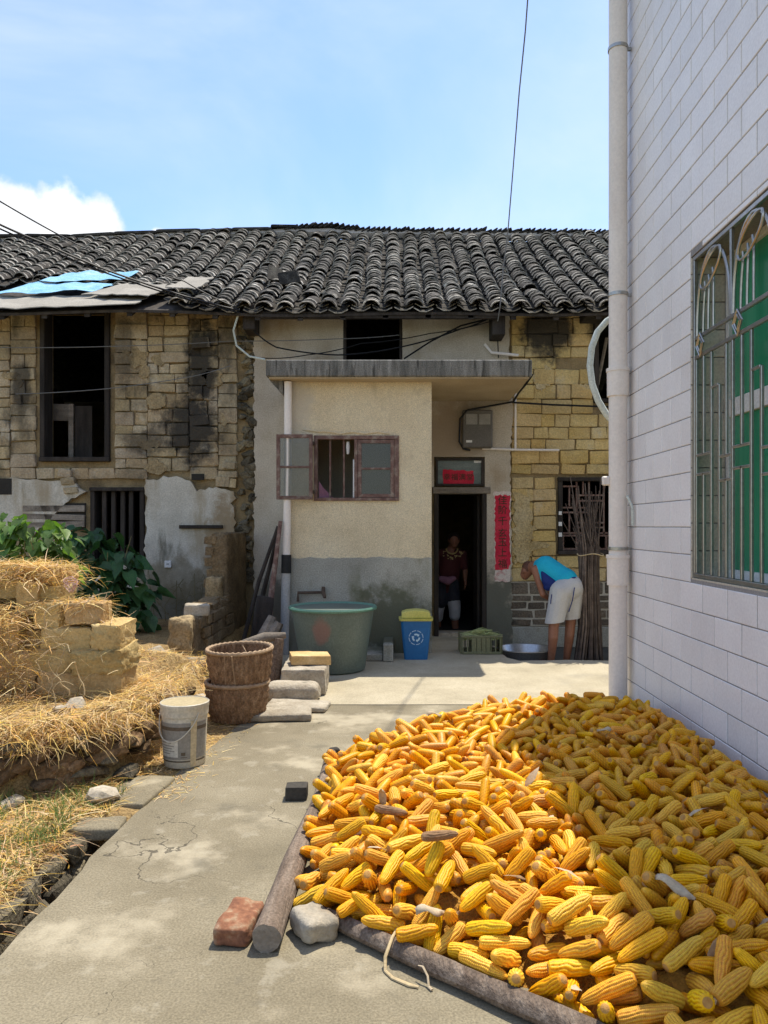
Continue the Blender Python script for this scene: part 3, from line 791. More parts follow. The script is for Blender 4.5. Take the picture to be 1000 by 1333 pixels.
pq = plaster('plaster_patch', [(668, 640), (690, 650), (694, 690), (688, 728), (670, 735)], M['mud_patch_ochre'], 8, amp=.02, t0=YM - .072)

# ---- windows of the facade
def wframe(name, h, w, t0, t1, m, parent, mull=()):
    f = group_empty(name, ((h[0] + h[1]) / 2, t0, h[2]), parent)
    x0, x1, z0, z1 = h
    for (a, b, c, d, nm) in ((x0 - w * .3, x1 + w * .3, z0 - w * .6, z0 + w * .5, 'sill'), (x0 - w * .3, x1 + w * .3, z1 - w * .5, z1 + w * .5, 'lintel')):
        b_ = MB(); b_.box(a, b, t0 - .02, t1, c, d); b_.build(nm, m, f, bevel=.006)
    for (a, b) in ((x0 - w * .2, x0 + w), (x1 - w, x1 + w * .2)):
        b_ = MB(); b_.box(a, b, t0, t1, z0 + w * .5, z1 - w * .5); b_.build('jamb', m, f, bevel=.006)
    for xm in mull:
        b_ = MB(); b_.box(xm - .03, xm + .03, t0 + .05, t0 + .10, z0 + w * .5, z1 - w * .5); b_.build('bar', m, f, bevel=.006)
    return f
wframe('window', hA, .055, YM - .06, YM + .2, M['wood_dark'], house)
wb = wframe('window', hB, .05, YM - .05, YM + .2, M['wood_dark'], house, mull=[hB[0] + .07 + (hB[1] - hB[0] - .14) * t for t in (.16, .38, .60, .8)])
wframe('window', hC, .03, YM - .055, YM + .1, M['wood_dark'], house)
we = wframe('window', hE, .05, YM - .05, YM + .15, M['wood_dark'], house)
# lattice of the right-hand window
lx = lambda t: hE[0] + .05 + t * (3.0 - hE[0] - .1)
lz = lambda t: hE[2] + .03 + t * (hE[3] - hE[2] - .06)
def lat(x0, x1, z0, z1):
    b_ = MB(); b_.box(x0, x1, YM + .0, YM + .035, z0, z1); b_.build('lattice_bar', M['wood_red'], we)
for t in (.30, .55, .85): lat(lx(t) - .011, lx(t) + .011, lz(.22), lz(1))
for z, a, b in ((.93, 0, .3), (.62, 0, .55), (.55, 0, .55), (.80, .3, .85), (.72, .3, .85), (.4, .3, .85), (.33, .3, .85), (.25, 0, .95)):
    lat(lx(a) + .011, lx(b) - .011, lz(z) - .011, lz(z) + .011)
lat(lx(.15) - .010, lx(.15) + .010, lz(.64), lz(.92)); lat(lx(.15) - .01, lx(.15) + .01, lz(.27), lz(.54)); lat(lx(.43) - .01, lx(.43) + .01, lz(.82), lz(1))
lat(lx(0), lx(.98), lz(.20), lz(.225)); lat(lx(0), lx(.98), lz(.0), lz(.03))
for t in (.02, .30, .58, .9): lat(lx(t) - .014, lx(t) + .014, lz(.03), lz(.20))
for (y, s) in ((668, 4.4), (682, 5), (696, 5)):
    c = P(729.5, y, YM - .06)
    b_ = MB(); b_.box(c.x - s * .0045, c.x + s * .0045, YM - .064, YM - .052, c.z - s * .0055, c.z + s * .0055); b_.build('paper_scrap', M['white_plastic'], we)
wframe('window', hF, .05, YM - .05, YM + .15, M['wood_dark'], house)
b_ = MB(); b_.tube([P(776, 510, YM + .1), P(790, 440, YM + .16)], .025, 6); b_.build('roof_prop', M['wood_grey'], house)
# planks blocking the hole left of the barred window
for (y, h, t) in ((662, 9, .0), (673, 8, .03), (683, 8, -.02)):
    c = P(70, y, YM - .06)
    b_ = MB(); b_.box(-.42, .42, -.02, .02, -h * .005, h * .005, M4=Matrix.Translation((c.x, YM - .055, c.z)) @ Matrix.Rotation(t, 4, 'Y'))
    b_.build('plank', M['wood_grey'], house, bevel=.004)
b_ = MB(); b_.box(PX(30, YM), PX(112, YM), YM - .03, YM - .001, PZ(690, YM), PZ(655, YM)); b_.build('boarded_hole_shade', M['interior'], house)  # dark panel painting the hole's shade behind the planks
b_ = MB(); b_.box(PX(235, F), PX(291, F), YM - .12, YM - .04, PZ(688, F), PZ(683.5, F)); b_.build('wall_ledge', M['wood_dark'], house, bevel=.004)
so = group_empty('power_socket', P(220, 734, F), house)
c = P(220, 734, F); b_ = MB(); b_.box(c.x - .045, c.x + .045, YM - .10, YM - .066, c.z - .05, c.z + .045); b_.build('socket_box', M['white_plastic'], so, bevel=.005)
b_ = MB(); b_.box(c.x - .012, c.x - .004, YM - .102, YM - .0995, c.z - .01, c.z + .008); b_.box(c.x + .004, c.x + .012, YM - .102, YM - .0995, c.z - .01, c.z + .008); b_.build('socket_slot', M['black'], so)
# putlog holes drawn as dark slabs, their shade put into the colour
b_ = MB(); b_.box(PX(250, F), PX(266, F), YM - .069, YM - .05, PZ(625, F), PZ(617, F)); b_.build('putlog_hole_shade', M['interior'], house)
b_ = MB(); b_.box(PX(0, F) - .3, PX(17, F), YM - .079, YM - .03, PZ(644, F), PZ(623, F)); b_.build('putlog_hole_shade', M['interior'], house)

# ---- roof
def slab_grid(xs, ys, zf, th):
    mb = MB(); n, m_ = len(xs), len(ys)
    vt = [(x, y, zf(x, y)) for x in xs for y in ys]; vb = [(x, y, zf(x, y) - th) for x in xs for y in ys]
    ft = [(i * m_ + j, (i + 1) * m_ + j, (i + 1) * m_ + j + 1, i * m_ + j + 1) for i in range(n - 1) for j in range(m_ - 1)]
    mb.add(vt + vb, ft + [tuple(reversed([k + n * m_ for k in f])) for f in ft])
    N_ = n * m_
    edge = [(i, 0) for i in range(n)] + [(n - 1, j) for j in range(1, m_)] + [(i, m_ - 1) for i in range(n - 2, -1, -1)] + [(0, j) for j in range(m_ - 2, 0, -1)]
    ids = [i * m_ + j for i, j in edge]
    mb.f += [(ids[k], ids[k] + N_, ids[(k + 1) % len(ids)] + N_, ids[(k + 1) % len(ids)]) for k in range(len(ids))]; mb.m += [0] * len(ids)
    return mb
xs_ = list(np.linspace(-8.2, 5.1, 55))
roof = slab_grid(xs_, list(np.linspace(9.97, RIDGE_Y, 9)), lambda x, y: roofz(x, y) - .035, .035).build('roof', M['wood_dark'], house)
bk = slab_grid(xs_, [RIDGE_Y, 18.5], lambda x, y: roofz(x, RIDGE_Y) - .035 - (y - RIDGE_Y) * .55, .05).build('roof_back', M['tile'], house)
for k in range(24):
    x = -7.9 + k * .555
    b_ = MB(); z0 = roofz(x, 10.0) - .075
    b_.box(x - .035, x + .035, 9.99, 10.52, -.05, 0.0, M4=Matrix.Translation((0, 0, 0)))
    v = [(p[0], p[1], p[2] + z0 + .6 * (p[1] - 10.0)) for p in b_.v]; b_.v = v
    b_.build('rafter_end', M['wood_dark'], house)
b_ = MB(); x0, x1 = PX(338, 10.0), PX(648, 10.0)
b_.box(x0, x1, 9.99, 10.05, EAVE_Z - .125, EAVE_Z - .035); b_.build('fascia_board', M['wood_dark'], house, bevel=.006)
for (x, y, w, h) in ((648, 424, 17, 30), (326, 415, 16, 34), (775, 408, 30, 14)):
    c = P(x, y, 10.2); b_ = MB(); b_.box(c.x - w * .005, c.x + w * .005, 10.08, 10.5, c.z - h * .005, c.z + h * .005); b_.build('beam_end', M['wood_dark'], house, bevel=.01)

def cover_tile(r0=.118, r1=.098, L=.25, th=.017, n=6, a0=12):
    vs_ = []; fs = []; mi = []
    for (y, r) in ((0, r0), (.034, r0 - .003), (L, r1)):
        for rr in (r, r - th):
            for k in range(n + 1):
                t = math.pi * (a0 + (180 - 2 * a0) * k / n) / 180
                vs_.append((rr * math.cos(t), y, rr * math.sin(t) * .80))
    q = n + 1
    for k in range(n):
        fs.append((k, k + 1, 2 * q + k + 1, 2 * q + k)); mi.append(1)  # pale upper lip: wear and painted-in sunlight together
        fs.append((2 * q + k, 2 * q + k + 1, 4 * q + k + 1, 4 * q + k)); mi.append(0)
        fs.append((q + k + 1, q + k, 5 * q + k, 5 * q + k + 1)); mi.append(0)
        fs.append((k + 1, k, q + k, q + k + 1)); mi.append(1)
    fs.append((0, 2 * q, 3 * q, q)); mi.append(0); fs.append((2 * q, 4 * q, 5 * q, 3 * q)); mi.append(0)
    fs.append((n, q + n, 3 * q + n, 2 * q + n)); mi.append(0); fs.append((2 * q + n, 3 * q + n, 5 * q + n, 4 * q + n)); mi.append(0)
    return np.array(vs_), fs, mi
def pan_tile(r0=.125, L=.24, n=3):
    vs_ = []; fs = []; mi = []
    for y in (0, L):
        for off in (0, -.014):
            for k in range(n + 1):
                u = -1 + 2 * k / n
                vs_.append((u * r0, y, .045 * u * u + off))
    q = n + 1
    for k in range(n):
        fs.append((k, k + 1, 2 * q + k + 1, 2 * q + k)); mi.append(0)
        fs.append((k, q + k, q + k + 1, k + 1)); mi.append(1)
    return np.array(vs_), fs, mi
cov = cover_tile(); pan = pan_tile()
def tile_mesh(name, data, jig, seed):
    q = np.random.default_rng(seed)
    v = data[0] * (1 + q.normal(0, jig, 3)) + q.normal(0, .0025, data[0].shape)
    me = bpy.data.meshes.new(name); me.from_pydata(v.tolist(), [], data[1]); me.polygons.foreach_set('material_index', data[2])
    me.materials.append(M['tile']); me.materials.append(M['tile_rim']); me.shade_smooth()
    try: me.set_sharp_from_angle(angle=R(35))
    except Exception: pass
    return me
cov_m = [tile_mesh('cover_tile', cov, .03, s) for s in range(6)]
PITCH = .278; EXPO = .118
qr = random.Random(99)
far = {'v': [], 'f': [], 'm': [], 't': []}; nfar = 0
def bare(x, y):
    """where tiles have slipped and sheets patch the eave"""
    if -5.65 < x < -3.95 and y < 11.42 + .1 * math.sin(x * 5): return True
    if -3.95 <= x < -3.35 and y < 10.75: return True
    if -3.35 <= x < -2.95 and y < 10.5: return True
    return False
slope_n = 33
cands = []
for ci in range(49):
    xc = -8.1 + ci * PITCH
    wob = qr.uniform(-.015, .015); ph = qr.uniform(0, 6)
    drift = .02 * qr.gauss(0, 1)
    for k in range(slope_n):
        t = k / slope_n
        y = 9.93 + (RIDGE_Y - 9.93) * t
        x = xc + wob * math.sin(ph + k * .25) + drift * t + qr.gauss(0, .006)
        for kind in (0, 1):
            xx = x if kind == 0 else xc + PITCH / 2 + qr.gauss(0, .006)
            if xx > 5 or bare(xx, y): continue
            if kind == 0 and qr.random() < .012: continue
            ang = math.atan2(roofz(xx, y + .15) - roofz(xx, y - .15), .3) - .085 + qr.gauss(0, .03)
            z = roofz(xx, y) + (.055 if kind == 0 else .005) + qr.gauss(0, .009)
            rz = qr.gauss(0, .075); ry = qr.gauss(0, .07)
            if qr.random() < .05: rz += qr.gauss(0, .18); z += .02
            m4 = Matrix.Translation((xx, y, z)) @ Euler((ang, ry, rz), 'XYZ').to_matrix().to_4x4()
            vis = (-5.6 < xx < 2.9)
            cands.append((kind, y, vis, m4))
near = sorted([c for c in cands if c[0] == 0 and c[2]], key=lambda c: c[1])[:296]
nid = set(id(c) for c in near)
for c in near: piece('roof_tile', qr.choice(cov_m), roof, c[3])
V_, F_, MI_, T_ = [], [], [], []; nb = 0
for c in cands:
    if id(c) in nid: continue
    data = cov if c[0] == 0 else pan
    A = np.array(c[3]); v = data[0] @ A[:3, :3].T + A[:3, 3]
    V_.append(v); F_ += [tuple(i + nb for i in f) for f in data[1]]; MI_ += data[2]; T_ += [qr.random()] * len(v); nb += len(v)
me = bpy.data.meshes.new('roof_tiling'); me.from_pydata(np.concatenate(V_).tolist(), [], F_); me.polygons.foreach_set('material_index', MI_)
set_tint(me, T_); me.shade_smooth()
try: me.set_sharp_from_angle(angle=R(35))
except Exception: pass
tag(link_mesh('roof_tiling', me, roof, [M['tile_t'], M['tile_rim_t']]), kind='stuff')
# ridge: mortar bed, leaning tiles on the right half, flat caps on the left
b_ = MB()
rx = list(np.linspace(-8.2, 5.1, 60))
for x in rx:
    pass
b_.tube([(x, RIDGE_Y - .02, ridge_z(x) + .035 + .012 * math.sin(x * 9)) for x in rx], .085, 6); b_.build('ridge_bed', M['ridge_mortar'], house)
rt = chip_box('ridge_tile', .06, .02, 3, M['tile'])
x = -1.95
while x < 4.9:
    lean = qr.uniform(.95, 1.25)
    z = ridge_z(x) + .115 + (.05 if -1.9 < x < -.6 else 0) * math.sin((x + 1.9) * 2.4) + qr.gauss(0, .008)
    piece('ridge_tile', rt, roof, Matrix.Translation((x, RIDGE_Y, z)) @ Euler((0, lean, qr.gauss(0, .12))).to_matrix().to_4x4() @ Matrix.Diagonal((.026, .21, .19, 1)))
    x += qr.uniform(.075, .115)
x = -8.1
while x < -2.0:
    w = qr.uniform(.5, .95); z = ridge_z(x + w / 2) + .12 + qr.gauss(0, .012)
    piece('ridge_tile', rt, roof, Matrix.Translation((x + w / 2, RIDGE_Y, z)) @ Euler((0, qr.gauss(-.03, .02), 0)).to_matrix().to_4x4() @ Matrix.Diagonal((w, .24, .055, 1)))
    x += w * .97
# odd fallen tiles
for (x, y, s, a, m_) in ((-1.72, 11.0, (.24, .03, .3), (-.5, .25, .5), 'tile'), (-1.5, 10.85, (.3, .035, .2), (-.3, -.2, .2), 'tile')):
    mm = chip_box('loose_tile', .1, .04, 8, M[m_])
    piece('loose_tile', mm, roof, Matrix.Translation((x, y, roofz(x, y) + .21)) @ Euler(a).to_matrix().to_4x4() @ Matrix.Diagonal((*s, 1)))
# patching sheets and tarpaulin on the eave
def lay_sheet(name, quad, m, lift, th, parent, seed, amp=.012, cat=None):
    (x0, y0), (x1, y1), (x2, y2), (x3, y3) = quad
    q = random.Random(seed); n = 14; mm = 8; mb = MB(); vt = []; vb = []
    for i in range(n + 1):
        for j in range(mm + 1):
            u, v = i / n, j / mm
            a = Vector((x0, y0)).lerp(Vector((x1, y1)), u); b = Vector((x3, y3)).lerp(Vector((x2, y2)), u); p = a.lerp(b, v)
            if i in (0, n) or j in (0, mm): p = p + Vector((q.gauss(0, amp), q.gauss(0, amp)))
            z = roofz(p.x, p.y) + lift + mnoise.noise(Vector((p.x * 4, p.y * 4, seed))) * amp * 2.2
            vt.append((p.x, p.y, z)); vb.append((p.x, p.y, z - th))
    W = mm + 1; ft = [(i * W + j, (i + 1) * W + j, (i + 1) * W + j + 1, i * W + j + 1) for i in range(n) for j in range(mm)]
    K = len(vt); mb.add(vt + vb, ft + [tuple(reversed([k + K for k in f])) for f in ft])
    ids = [i * W for i in range(n + 1)] + [n * W + j for j in range(1, W)] + [i * W + mm for i in range(n - 1, -1, -1)] + [j for j in range(mm - 1, 0, -1)]
    mb.f += [(ids[k], ids[k] + K, ids[(k + 1) % len(ids)] + K, ids[(k + 1) % len(ids)]) for k in range(len(ids))]; mb.m += [0] * len(ids)
    return mb.build(name, m, parent, smooth=True)
lay_sheet('patch_sheet', [(-5.75, 9.9), (-3.35, 9.88), (-3.3, 10.45), (-5.6, 10.5)], M['sheet_grey'], .06, .012, roof, 1)
lay_sheet('patch_sheet', [(-4.2, 10.2), (-3.25, 10.05), (-3.0, 10.75), (-3.75, 10.95)], M['sheet_grey'], .13, .012, roof, 2)
lay_sheet('patch_sheet', [(-3.05, 10.15), (-2.62, 10.1), (-2.55, 10.8), (-2.9, 10.85)], M['sheet_grey'], .22, .012, roof, 3)
t1_ = lay_sheet('tarpaulin', [(-5.45, 10.42), (-4.12, 10.38), (-3.95, 10.92), (-5.2, 10.98)], M['tarp'], .13, .004, None, 4, .02)
tag(t1_, 'lower strip of torn pale blue tarpaulin patching the roof eave', 'tarpaulin', 'tarpaulin strips on the roof')
t2_ = lay_sheet('tarpaulin', [(-5.15, 10.95), (-3.95, 10.93), (-3.82, 11.48), (-4.85, 11.5)], M['tarp'], .16, .004, None, 5, .02)
tag(t2_, 'upper strip of pale blue tarpaulin tucked under the roof tiles', 'tarpaulin', 'tarpaulin strips on the roof')

# ---- rendered kitchen extension and canopy
KY = 9.05; kx0, kx1 = PX(370, KY), PX(562, KY)
kw = (PX(409, KY), PX(519.5, KY), PZ(652, KY), PZ(567, KY))
DZ = 1.115
panel([kx0, kx1], [DZ, 3.198], [kw], fXZ, KY, KY + .17).build('kitchen_wall', M['plaster_warm'], house)
b_ = MB(); b_.box(kx0, kx1, KY, KY + .17, -.05, DZ - .001); b_.build('kitchen_base', M['dado'], house)
sheet('kitchen_dado', torn([(kx0 - .002, -.05), (kx1 + .002, -.05), (kx1 + .002, DZ + .012), (kx0 - .002, DZ + .01)], .06, .007, 9, keep=(0, 1, 3)), fXZ, KY - .007, KY - .0005, M['dado'], house)
for (a, b) in ((kx0, kx0 + .17), (kx1 - .17, kx1)):
    b_ = MB(); b_.box(a, b, KY + .171, YM - .063, -.05, 3.198); b_.build('kitchen_side_wall', M['plaster_warm'], house)
b_ = MB(); b_.box(kx0 + .171, kx1 - .171, YM - .067, YM - .063, 0, 3.19); b_.build('kitchen_back_wall', M['room'], house)
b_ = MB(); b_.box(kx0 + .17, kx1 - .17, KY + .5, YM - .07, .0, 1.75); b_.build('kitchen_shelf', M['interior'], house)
can = MB(); cx0, cx1 = PX(346, 8.8), PX(693, 8.8)
can.box(cx0, cx1, 8.8, YM - .005, 3.216, 3.41)
can.build('canopy', M['canopy'], house, bevel=.012)
b_ = MB(); b_.box(cx0 + .03, cx1 - .03, 8.83, YM - .063, 3.199, 3.2155); b_.build('canopy_soffit', M['soffit'], house)
sheet('canopy_bracket', [(cx0 + .02, 3.198), (kx0 - .001, 3.198), (kx0 - .001, 3.04)], fXZ, 8.95, 9.2, M['canopy'], house)
# kitchen window: frame, one casement swung wide, one shut, iron bars
kwin = group_empty('kitchen_window', ((kw[0] + kw[1]) / 2, KY, kw[2]), house)
def fbox(nm, x0, x1, y0, y1, z0, z1, m, par, bv=.004):
    b = MB(); b.box(x0, x1, y0, y1, z0, z1); return b.build(nm, m, par, bevel=bv)
fw = .045
fbox('head', kw[0], kw[1], KY - .022, KY + .08, kw[3] - fw, kw[3], M['wood_red'], kwin)
fbox('sill', kw[0], kw[1], KY - .03, KY + .08, kw[2], kw[2] + fw * .8, M['wood_red'], kwin)
xm = PX(463.5, KY)
for (a, b) in ((kw[0], kw[0] + .04), (xm - .02, xm + .02), (kw[1] - .055, kw[1])):
    fbox('post', a, b, KY - .02, KY + .08, kw[2] + fw * .8, kw[3] - fw, M['wood_red'], kwin)
for px in (429.5, 447.5): fbox('iron_bar', PX(px, KY) - .012, PX(px, KY) + .012, KY + .03, KY + .054, kw[2] + .03, kw[3] - .03, M['wood_red'], kwin, .003)
fbox('white_batten', PX(459.5, KY), PX(461.5, KY), KY + .0, KY + .02, kw[2] + .036, PZ(598, KY), M['white_plastic'], kwin, .002)
b_ = MB(); b_.tube([P(453, 575, KY + .06), P(453, 582, KY + .06), P(453, 591, KY + .06)], [.018, .024, .016], 8); b_.build('light_switch_cord', M['white_plastic'], kwin)
def casement(x0, x1, z0, z1, yf, tilt=0):
    w = .042
    for (a, b, c, d) in ((x0, x0 + w, z0, z1), (x1 - w, x1, z0, z1), (x0 + w, x1 - w, z0, z0 + w), (x0 + w, x1 - w, z1 - w, z1), (x0 + w, x1 - w, (z0 + z1) / 2 - .012, (z0 + z1) / 2 + .012)):
        fbox('casement_rail', a, b, yf - .03, yf, c, d, M['wood_red'], kwin, .003)
    for (c, d) in ((z0 + w, (z0 + z1) / 2 - .012), ((z0 + z1) / 2 + .012, z1 - w)):
        fbox('pane', x0 + w + .0005, x1 - w - .0005, yf - .018, yf - .014, c + .0005, d - .0005, M['pane'], kwin, 0)
casement(xm + .024, kw[1] - .058, kw[2] + .04, kw[3] - .05, KY + .012)
casement(PX(362, KY), PX(409, KY) - .004, kw[2] + .012, kw[3] + .0, KY - .105)
for z in (kw[2] + .1, kw[3] - .1): fbox('hinge', kw[0] - .03, kw[0] + .01, KY - .104, KY - .023, z - .02, z + .02, M['iron'], kwin, 0)
sheet('pink_rag', [(kw[0] + .05, kw[2] + .04), (kw[0] + .22, kw[2] + .04), (kw[0] + .1, kw[2] + .16), (kw[0] + .05, kw[2] + .24)], fXZ, KY + .06, KY + .075, M['pink'], kwin)
b_ = MB(); b_.tube([P(395 + k * 16, 562 + (2.5 if k % 2 else 0) - (3 if k < 2 else 0), KY - .004) for k in range(8)], .012, 6); b_.build('render_ridge', M['plaster_warm'], kwin)

# ---- doorway
dr_ = group_empty('doorway', ((hD[0] + hD[1]) / 2, YM, 0), house)
fbox('jamb', hD[0] - .01, hD[0] + .05, YM - .08, YM + .2, 0, hD[3], M['wood_dark'], dr_)
fbox('jamb', hD[1] - .05, hD[1] + .01, YM - .08, YM + .2, 0, hD[3], M['wood_dark'], dr_)
fbox('lintel', hD[0] - .03, hD[1] + .06, YM - .09, YM + .3, hD[3] - .05, hD[3] + .035, M['wood_grey'], dr_)
fbox('threshold', hD[0] + .05, hD[1] - .05, YM - .06, YM + .2, -.0, .05, M['stone'], dr_)
fbox('door_leaf', hD[1] - .09, hD[1] - .055, YM + .2, YM + .75, .06, hD[3] - .06, M['wood_dark'], dr_)
fbox('transom_board', hT[0] + .03, hT[1] - .03, YM - .045, YM - .02, hT[2] + .03, hT[3] - .03, M['transom'], dr_, 0)
for (a, b, c, d) in ((hT[0], hT[1], hT[3] - .03, hT[3]), (hT[0], hT[1], hT[2], hT[2] + .03), (hT[0], hT[0] + .03, hT[2] + .03, hT[3] - .03), (hT[1] - .03, hT[1], hT[2] + .03, hT[3] - .03)):
    fbox('transom_frame', a, b, YM - .08, YM + .05, c, d, M['wood_dark'], dr_)
c = P(622, 600.5, YM - .05); fbox('white_sticker', c.x - .05, c.x + .05, YM - .0475, YM - .0455, c.z - .02, c.z + .02, M['white_plastic'], dr_, 0)

def text_mesh(name, s, size, loc, m, parent, vertical=False, extr=.0008):
    grp = []
    for i, ch in enumerate(s):
        cu = bpy.data.curves.new(name, 'FONT'); cu.body = ch; cu.size = size[i] if isinstance(size, (list, tuple)) else size; cu.align_x = 'CENTER'; cu.align_y = 'CENTER'; cu.extrude = extr; cu.resolution_u = 3; cu.offset = .0008
        to = bpy.data.objects.new(name, cu); COL.objects.link(to)
        bpy.context.view_layer.update()
        dg = bpy.context.evaluated_depsgraph_get()
        me = bpy.data.meshes.new_from_object(to.evaluated_get(dg)); bpy.data.objects.remove(to)
        o = bpy.data.objects.new(name, me); COL.objects.link(o); me.materials.clear(); me.materials.append(m)
        o.matrix_basis = Matrix.Translation(loc[i]) @ Matrix.Rotation(R(90), 4, 'X')
        adopt(o, parent); grp.append(o)
    return grp
PL = YM - .066
ban = thing('door_banner', (PX(598, PL), YM - .05, PZ(630, PL)), 'small horizontal red paper banner with dark characters on the board over the door', 'banner')
sheet('paper', torn([(PX(577, PL), PZ(631, PL)), (PX(617, PL), PZ(631, PL)), (PX(617, PL), PZ(613, PL)), (PX(577, PL), PZ(611, PL))], .03, .006, 4), fXZ, YM - .050, YM - .0465, M['red_paper'], ban)
text_mesh('character', '幸福满堂', .10, [(PX(582 + 10 * i, PL), YM - .0515, PZ(621.5, PL)) for i in range(4)], M['ink'], ban)
cou = thing('door_couplet', (PX(654, PL), PL, PZ(757, PL)), 'long vertical red paper couplet with black characters beside the door', 'couplet')
sheet('paper_backing', torn([(PX(644, PL), PZ(757, PL)), (PX(664, PL), PZ(757, PL)), (PX(665, PL), PZ(640, PL)), (PX(643, PL), PZ(640, PL))], .03, .006, 6), fXZ, PL - .004, PL - .0005, M['paper_torn'], cou)
sheet('paper', torn([(PX(644.5, PL), PZ(742, PL)), (PX(662, PL), PZ(741, PL)), (PX(664.5, PL), PZ(730, PL)), (PX(663, PL), PZ(690, PL)), (PX(664, PL), PZ(644.5, PL)), (PX(644.5, PL), PZ(645, PL))], .03, .007, 7), fXZ, PL - .007, PL - .0045, M['red_paper'], cou)
text_mesh('character', '佳阶千玄玉上福', .128, [(PX(654.3, PL), PL - .0085, PZ(yy, PL)) for yy in (652, 664.5, 679, 694.5, 706.5, 720, 734.5)], M['ink'], cou)

mb_ = thing('electricity_meter', P(619, 584, PL), 'grey electricity meter box on the wall above the door', 'meter box')
a, b = P(601, 584, PL), P(640, 535, PL)
fbox('case', a.x, b.x, PL - .13, PL, a.z, b.z, M['meter'], mb_, .015)
for k in (0, 1):
    x0 = a.x + .05 + k * .175
    fbox('dial_window', x0, x0 + .15, PL - .136, PL - .1305, b.z - .2, b.z - .06, M['meter_window'], mb_, 0)
fbox('warning_label', a.x + .05, a.x + .13, PL - .134, PL - .1305, a.z + .07, a.z + .1, M['white_plastic'], mb_, 0)
b_ = MB(); b_.tube([P(668, 523, PL - .05), P(640, 528, PL - .07), P(608, 534, PL - .15), P(599, 545, PL - .12), P(598, 575, PL - .12), P(603, 584, PL - .1), P(612, 586, PL - .06)], .014, 6); b_.build('service_cable', M['black'], mb_)

# conduits on the facade
cd = thing('wall_conduit', P(671, 585, F - .03), 'thin white conduit running down and across the ochre brick wall', 'conduit')
b_ = MB(); b_.tube([P(671, 508, YM - .075), P(671, 585, YM - .075)], .016, 8); b_.build('conduit_pipe', M['pvc'], cd, smooth=True)
b_ = MB(); b_.tube([P(628, 584, YM - .09), P(671, 585.5, YM - .09), P(728, 586, YM - .09)], .016, 8); b_.build('conduit_pipe', M['pvc'], cd, smooth=True)
b_ = MB(); b_.tube([P(631, 448, 10.38), P(640, 459, 10.36), P(675, 462.5, 10.36)], [.02, .02, .02], 8); b_.build('conduit_pipe', M['pvc'], cd, smooth=True)

# kitchen downspout
ds = thing('kitchen_downspout', (PX(372, 8.98), 8.98, 0), 'grey plastic downspout with a black joint at the kitchen wall corner', 'downspout')
b_ = MB(); b_.tube([P(375, 497, 8.97), P(375, 600, 8.97), P(373, 728, 8.97)], .045, 14); b_.build('upper_pipe', M['pvc'], ds, smooth=True)
b_ = MB(); b_.tube([P(373, 722, 8.97), P(372.5, 746, 8.97)], .058, 14); b_.build('joint', M['rubber'], ds, smooth=True)
b_ = MB(); b_.tube([P(372.5, 744, 8.97), (PX(370, 8.97), 8.97, .006)], .052, 14); b_.build('lower_pipe', M['pvc_grey'], ds, smooth=True)
tp = thing('water_tap', P(425, 778, KY - .02), 'small iron water tap and pipe on the kitchen wall over the tub', 'tap')
b_ = MB(); b_.tube([P(388, 783, KY - .05), P(388, 771.5, KY - .05), P(418, 771, KY - .05), P(421, 771, KY - .05)], .016, 8); b_.build('tap_pipe', M['iron'], tp)
b_ = MB(); b_.tube([P(421, 764, KY - .05), P(421, 772, KY - .07), P(423, 778, KY - .1)], [.02, .024, .018], 8); b_.build('tap_body', M['iron'], tp)
led = MB(); led.box(PX(450, 8.7), PX(499, 8.7), 8.5, KY - .01, .004, .085); led.box(PX(499, 8.7) + .001, PX(512, 8.6), 8.45, KY - .01, .004, .20)
tag(led.build('cement_kerb', M['dado'], None, bevel=.012), 'low cement kerb block on the ground between tub and blue bin', 'kerb block')

# things seen inside through the openings
cab = thing('wooden_cabinet', (PX(80, 10.95), 10.95, 2.34), 'pale wooden cabinet just inside the tall open upstairs window', 'cabinet')
x0, x1 = PX(62, 10.95), PX(96, 10.95); zt = PZ(526, 10.95)
for (a, b, c, d) in ((x0, x0 + .05, 2.34, zt), (x1 - .07, x1, 2.34, zt), (x0 + .05, x1 - .07, zt - .24, zt)):
    fbox('rail', a, b, 10.93, 10.97, c, d, M['wood_grey'], cab)
fbox('side_panel', x1 + .001, x1 + .25, 10.98, 11.0, 2.34, zt - .02, M['wood_dark'], cab)

# ================================================================ white tiled house
XW = 2.03; YC = 6.80; HT = 6.28
wh = thing('tiled_house', (3.5, YC, 0), 'modern house wall clad in white rectangular ceramic tiles', 'house')
hw = (3.30, 5.29, 1.135, 3.35)
wwall = panel([-3.5, YC - .0], [-.2, HT], [hw], fYZ, XW + .0042, XW + .36).build('tiled_wall', M['grout'], wh)
b_ = MB(); b_.box(XW + .361, 8, YC - .25, YC, -.2, HT); b_.build('rear_wall', M['house_plain'], wh)
b_ = MB(); b_.box(XW - .0, 8, -3.5, YC, HT + .001, HT + .12); b_.build('flat_roof', M['house_plain'], wh)
b_ = MB(); b_.box(XW + .361, 8, -3.5, YC - .251, -.2, -.02); b_.build('floor', M['interior'], wh)
b_ = MB(); b_.box(7.75, 8, -3.5, YC - .251, -.02, HT); b_.box(XW + .361, 7.75, -3.5, -3.25, -.02, HT); b_.build('far_wall', M['house_plain'], wh)
TH, TW = .19, .385; G = .0065
tcache = {}
def wt_mesh(w, h, m):
    k = (round(w, 3), round(h, 3), m.name)
    if k not in tcache:
        b = .004; pts = []
        for sy in (-1, 1):
            for sz in (-1, 1):
                pts += [(.02, sy * w / 2, sz * h / 2), (.004, sy * w / 2, sz * h / 2), (0, sy * (w / 2 - b), sz * (h / 2 - b))]
        tcache[k] = hull_mesh('wall_tile', pts, m)
    return tcache[k]
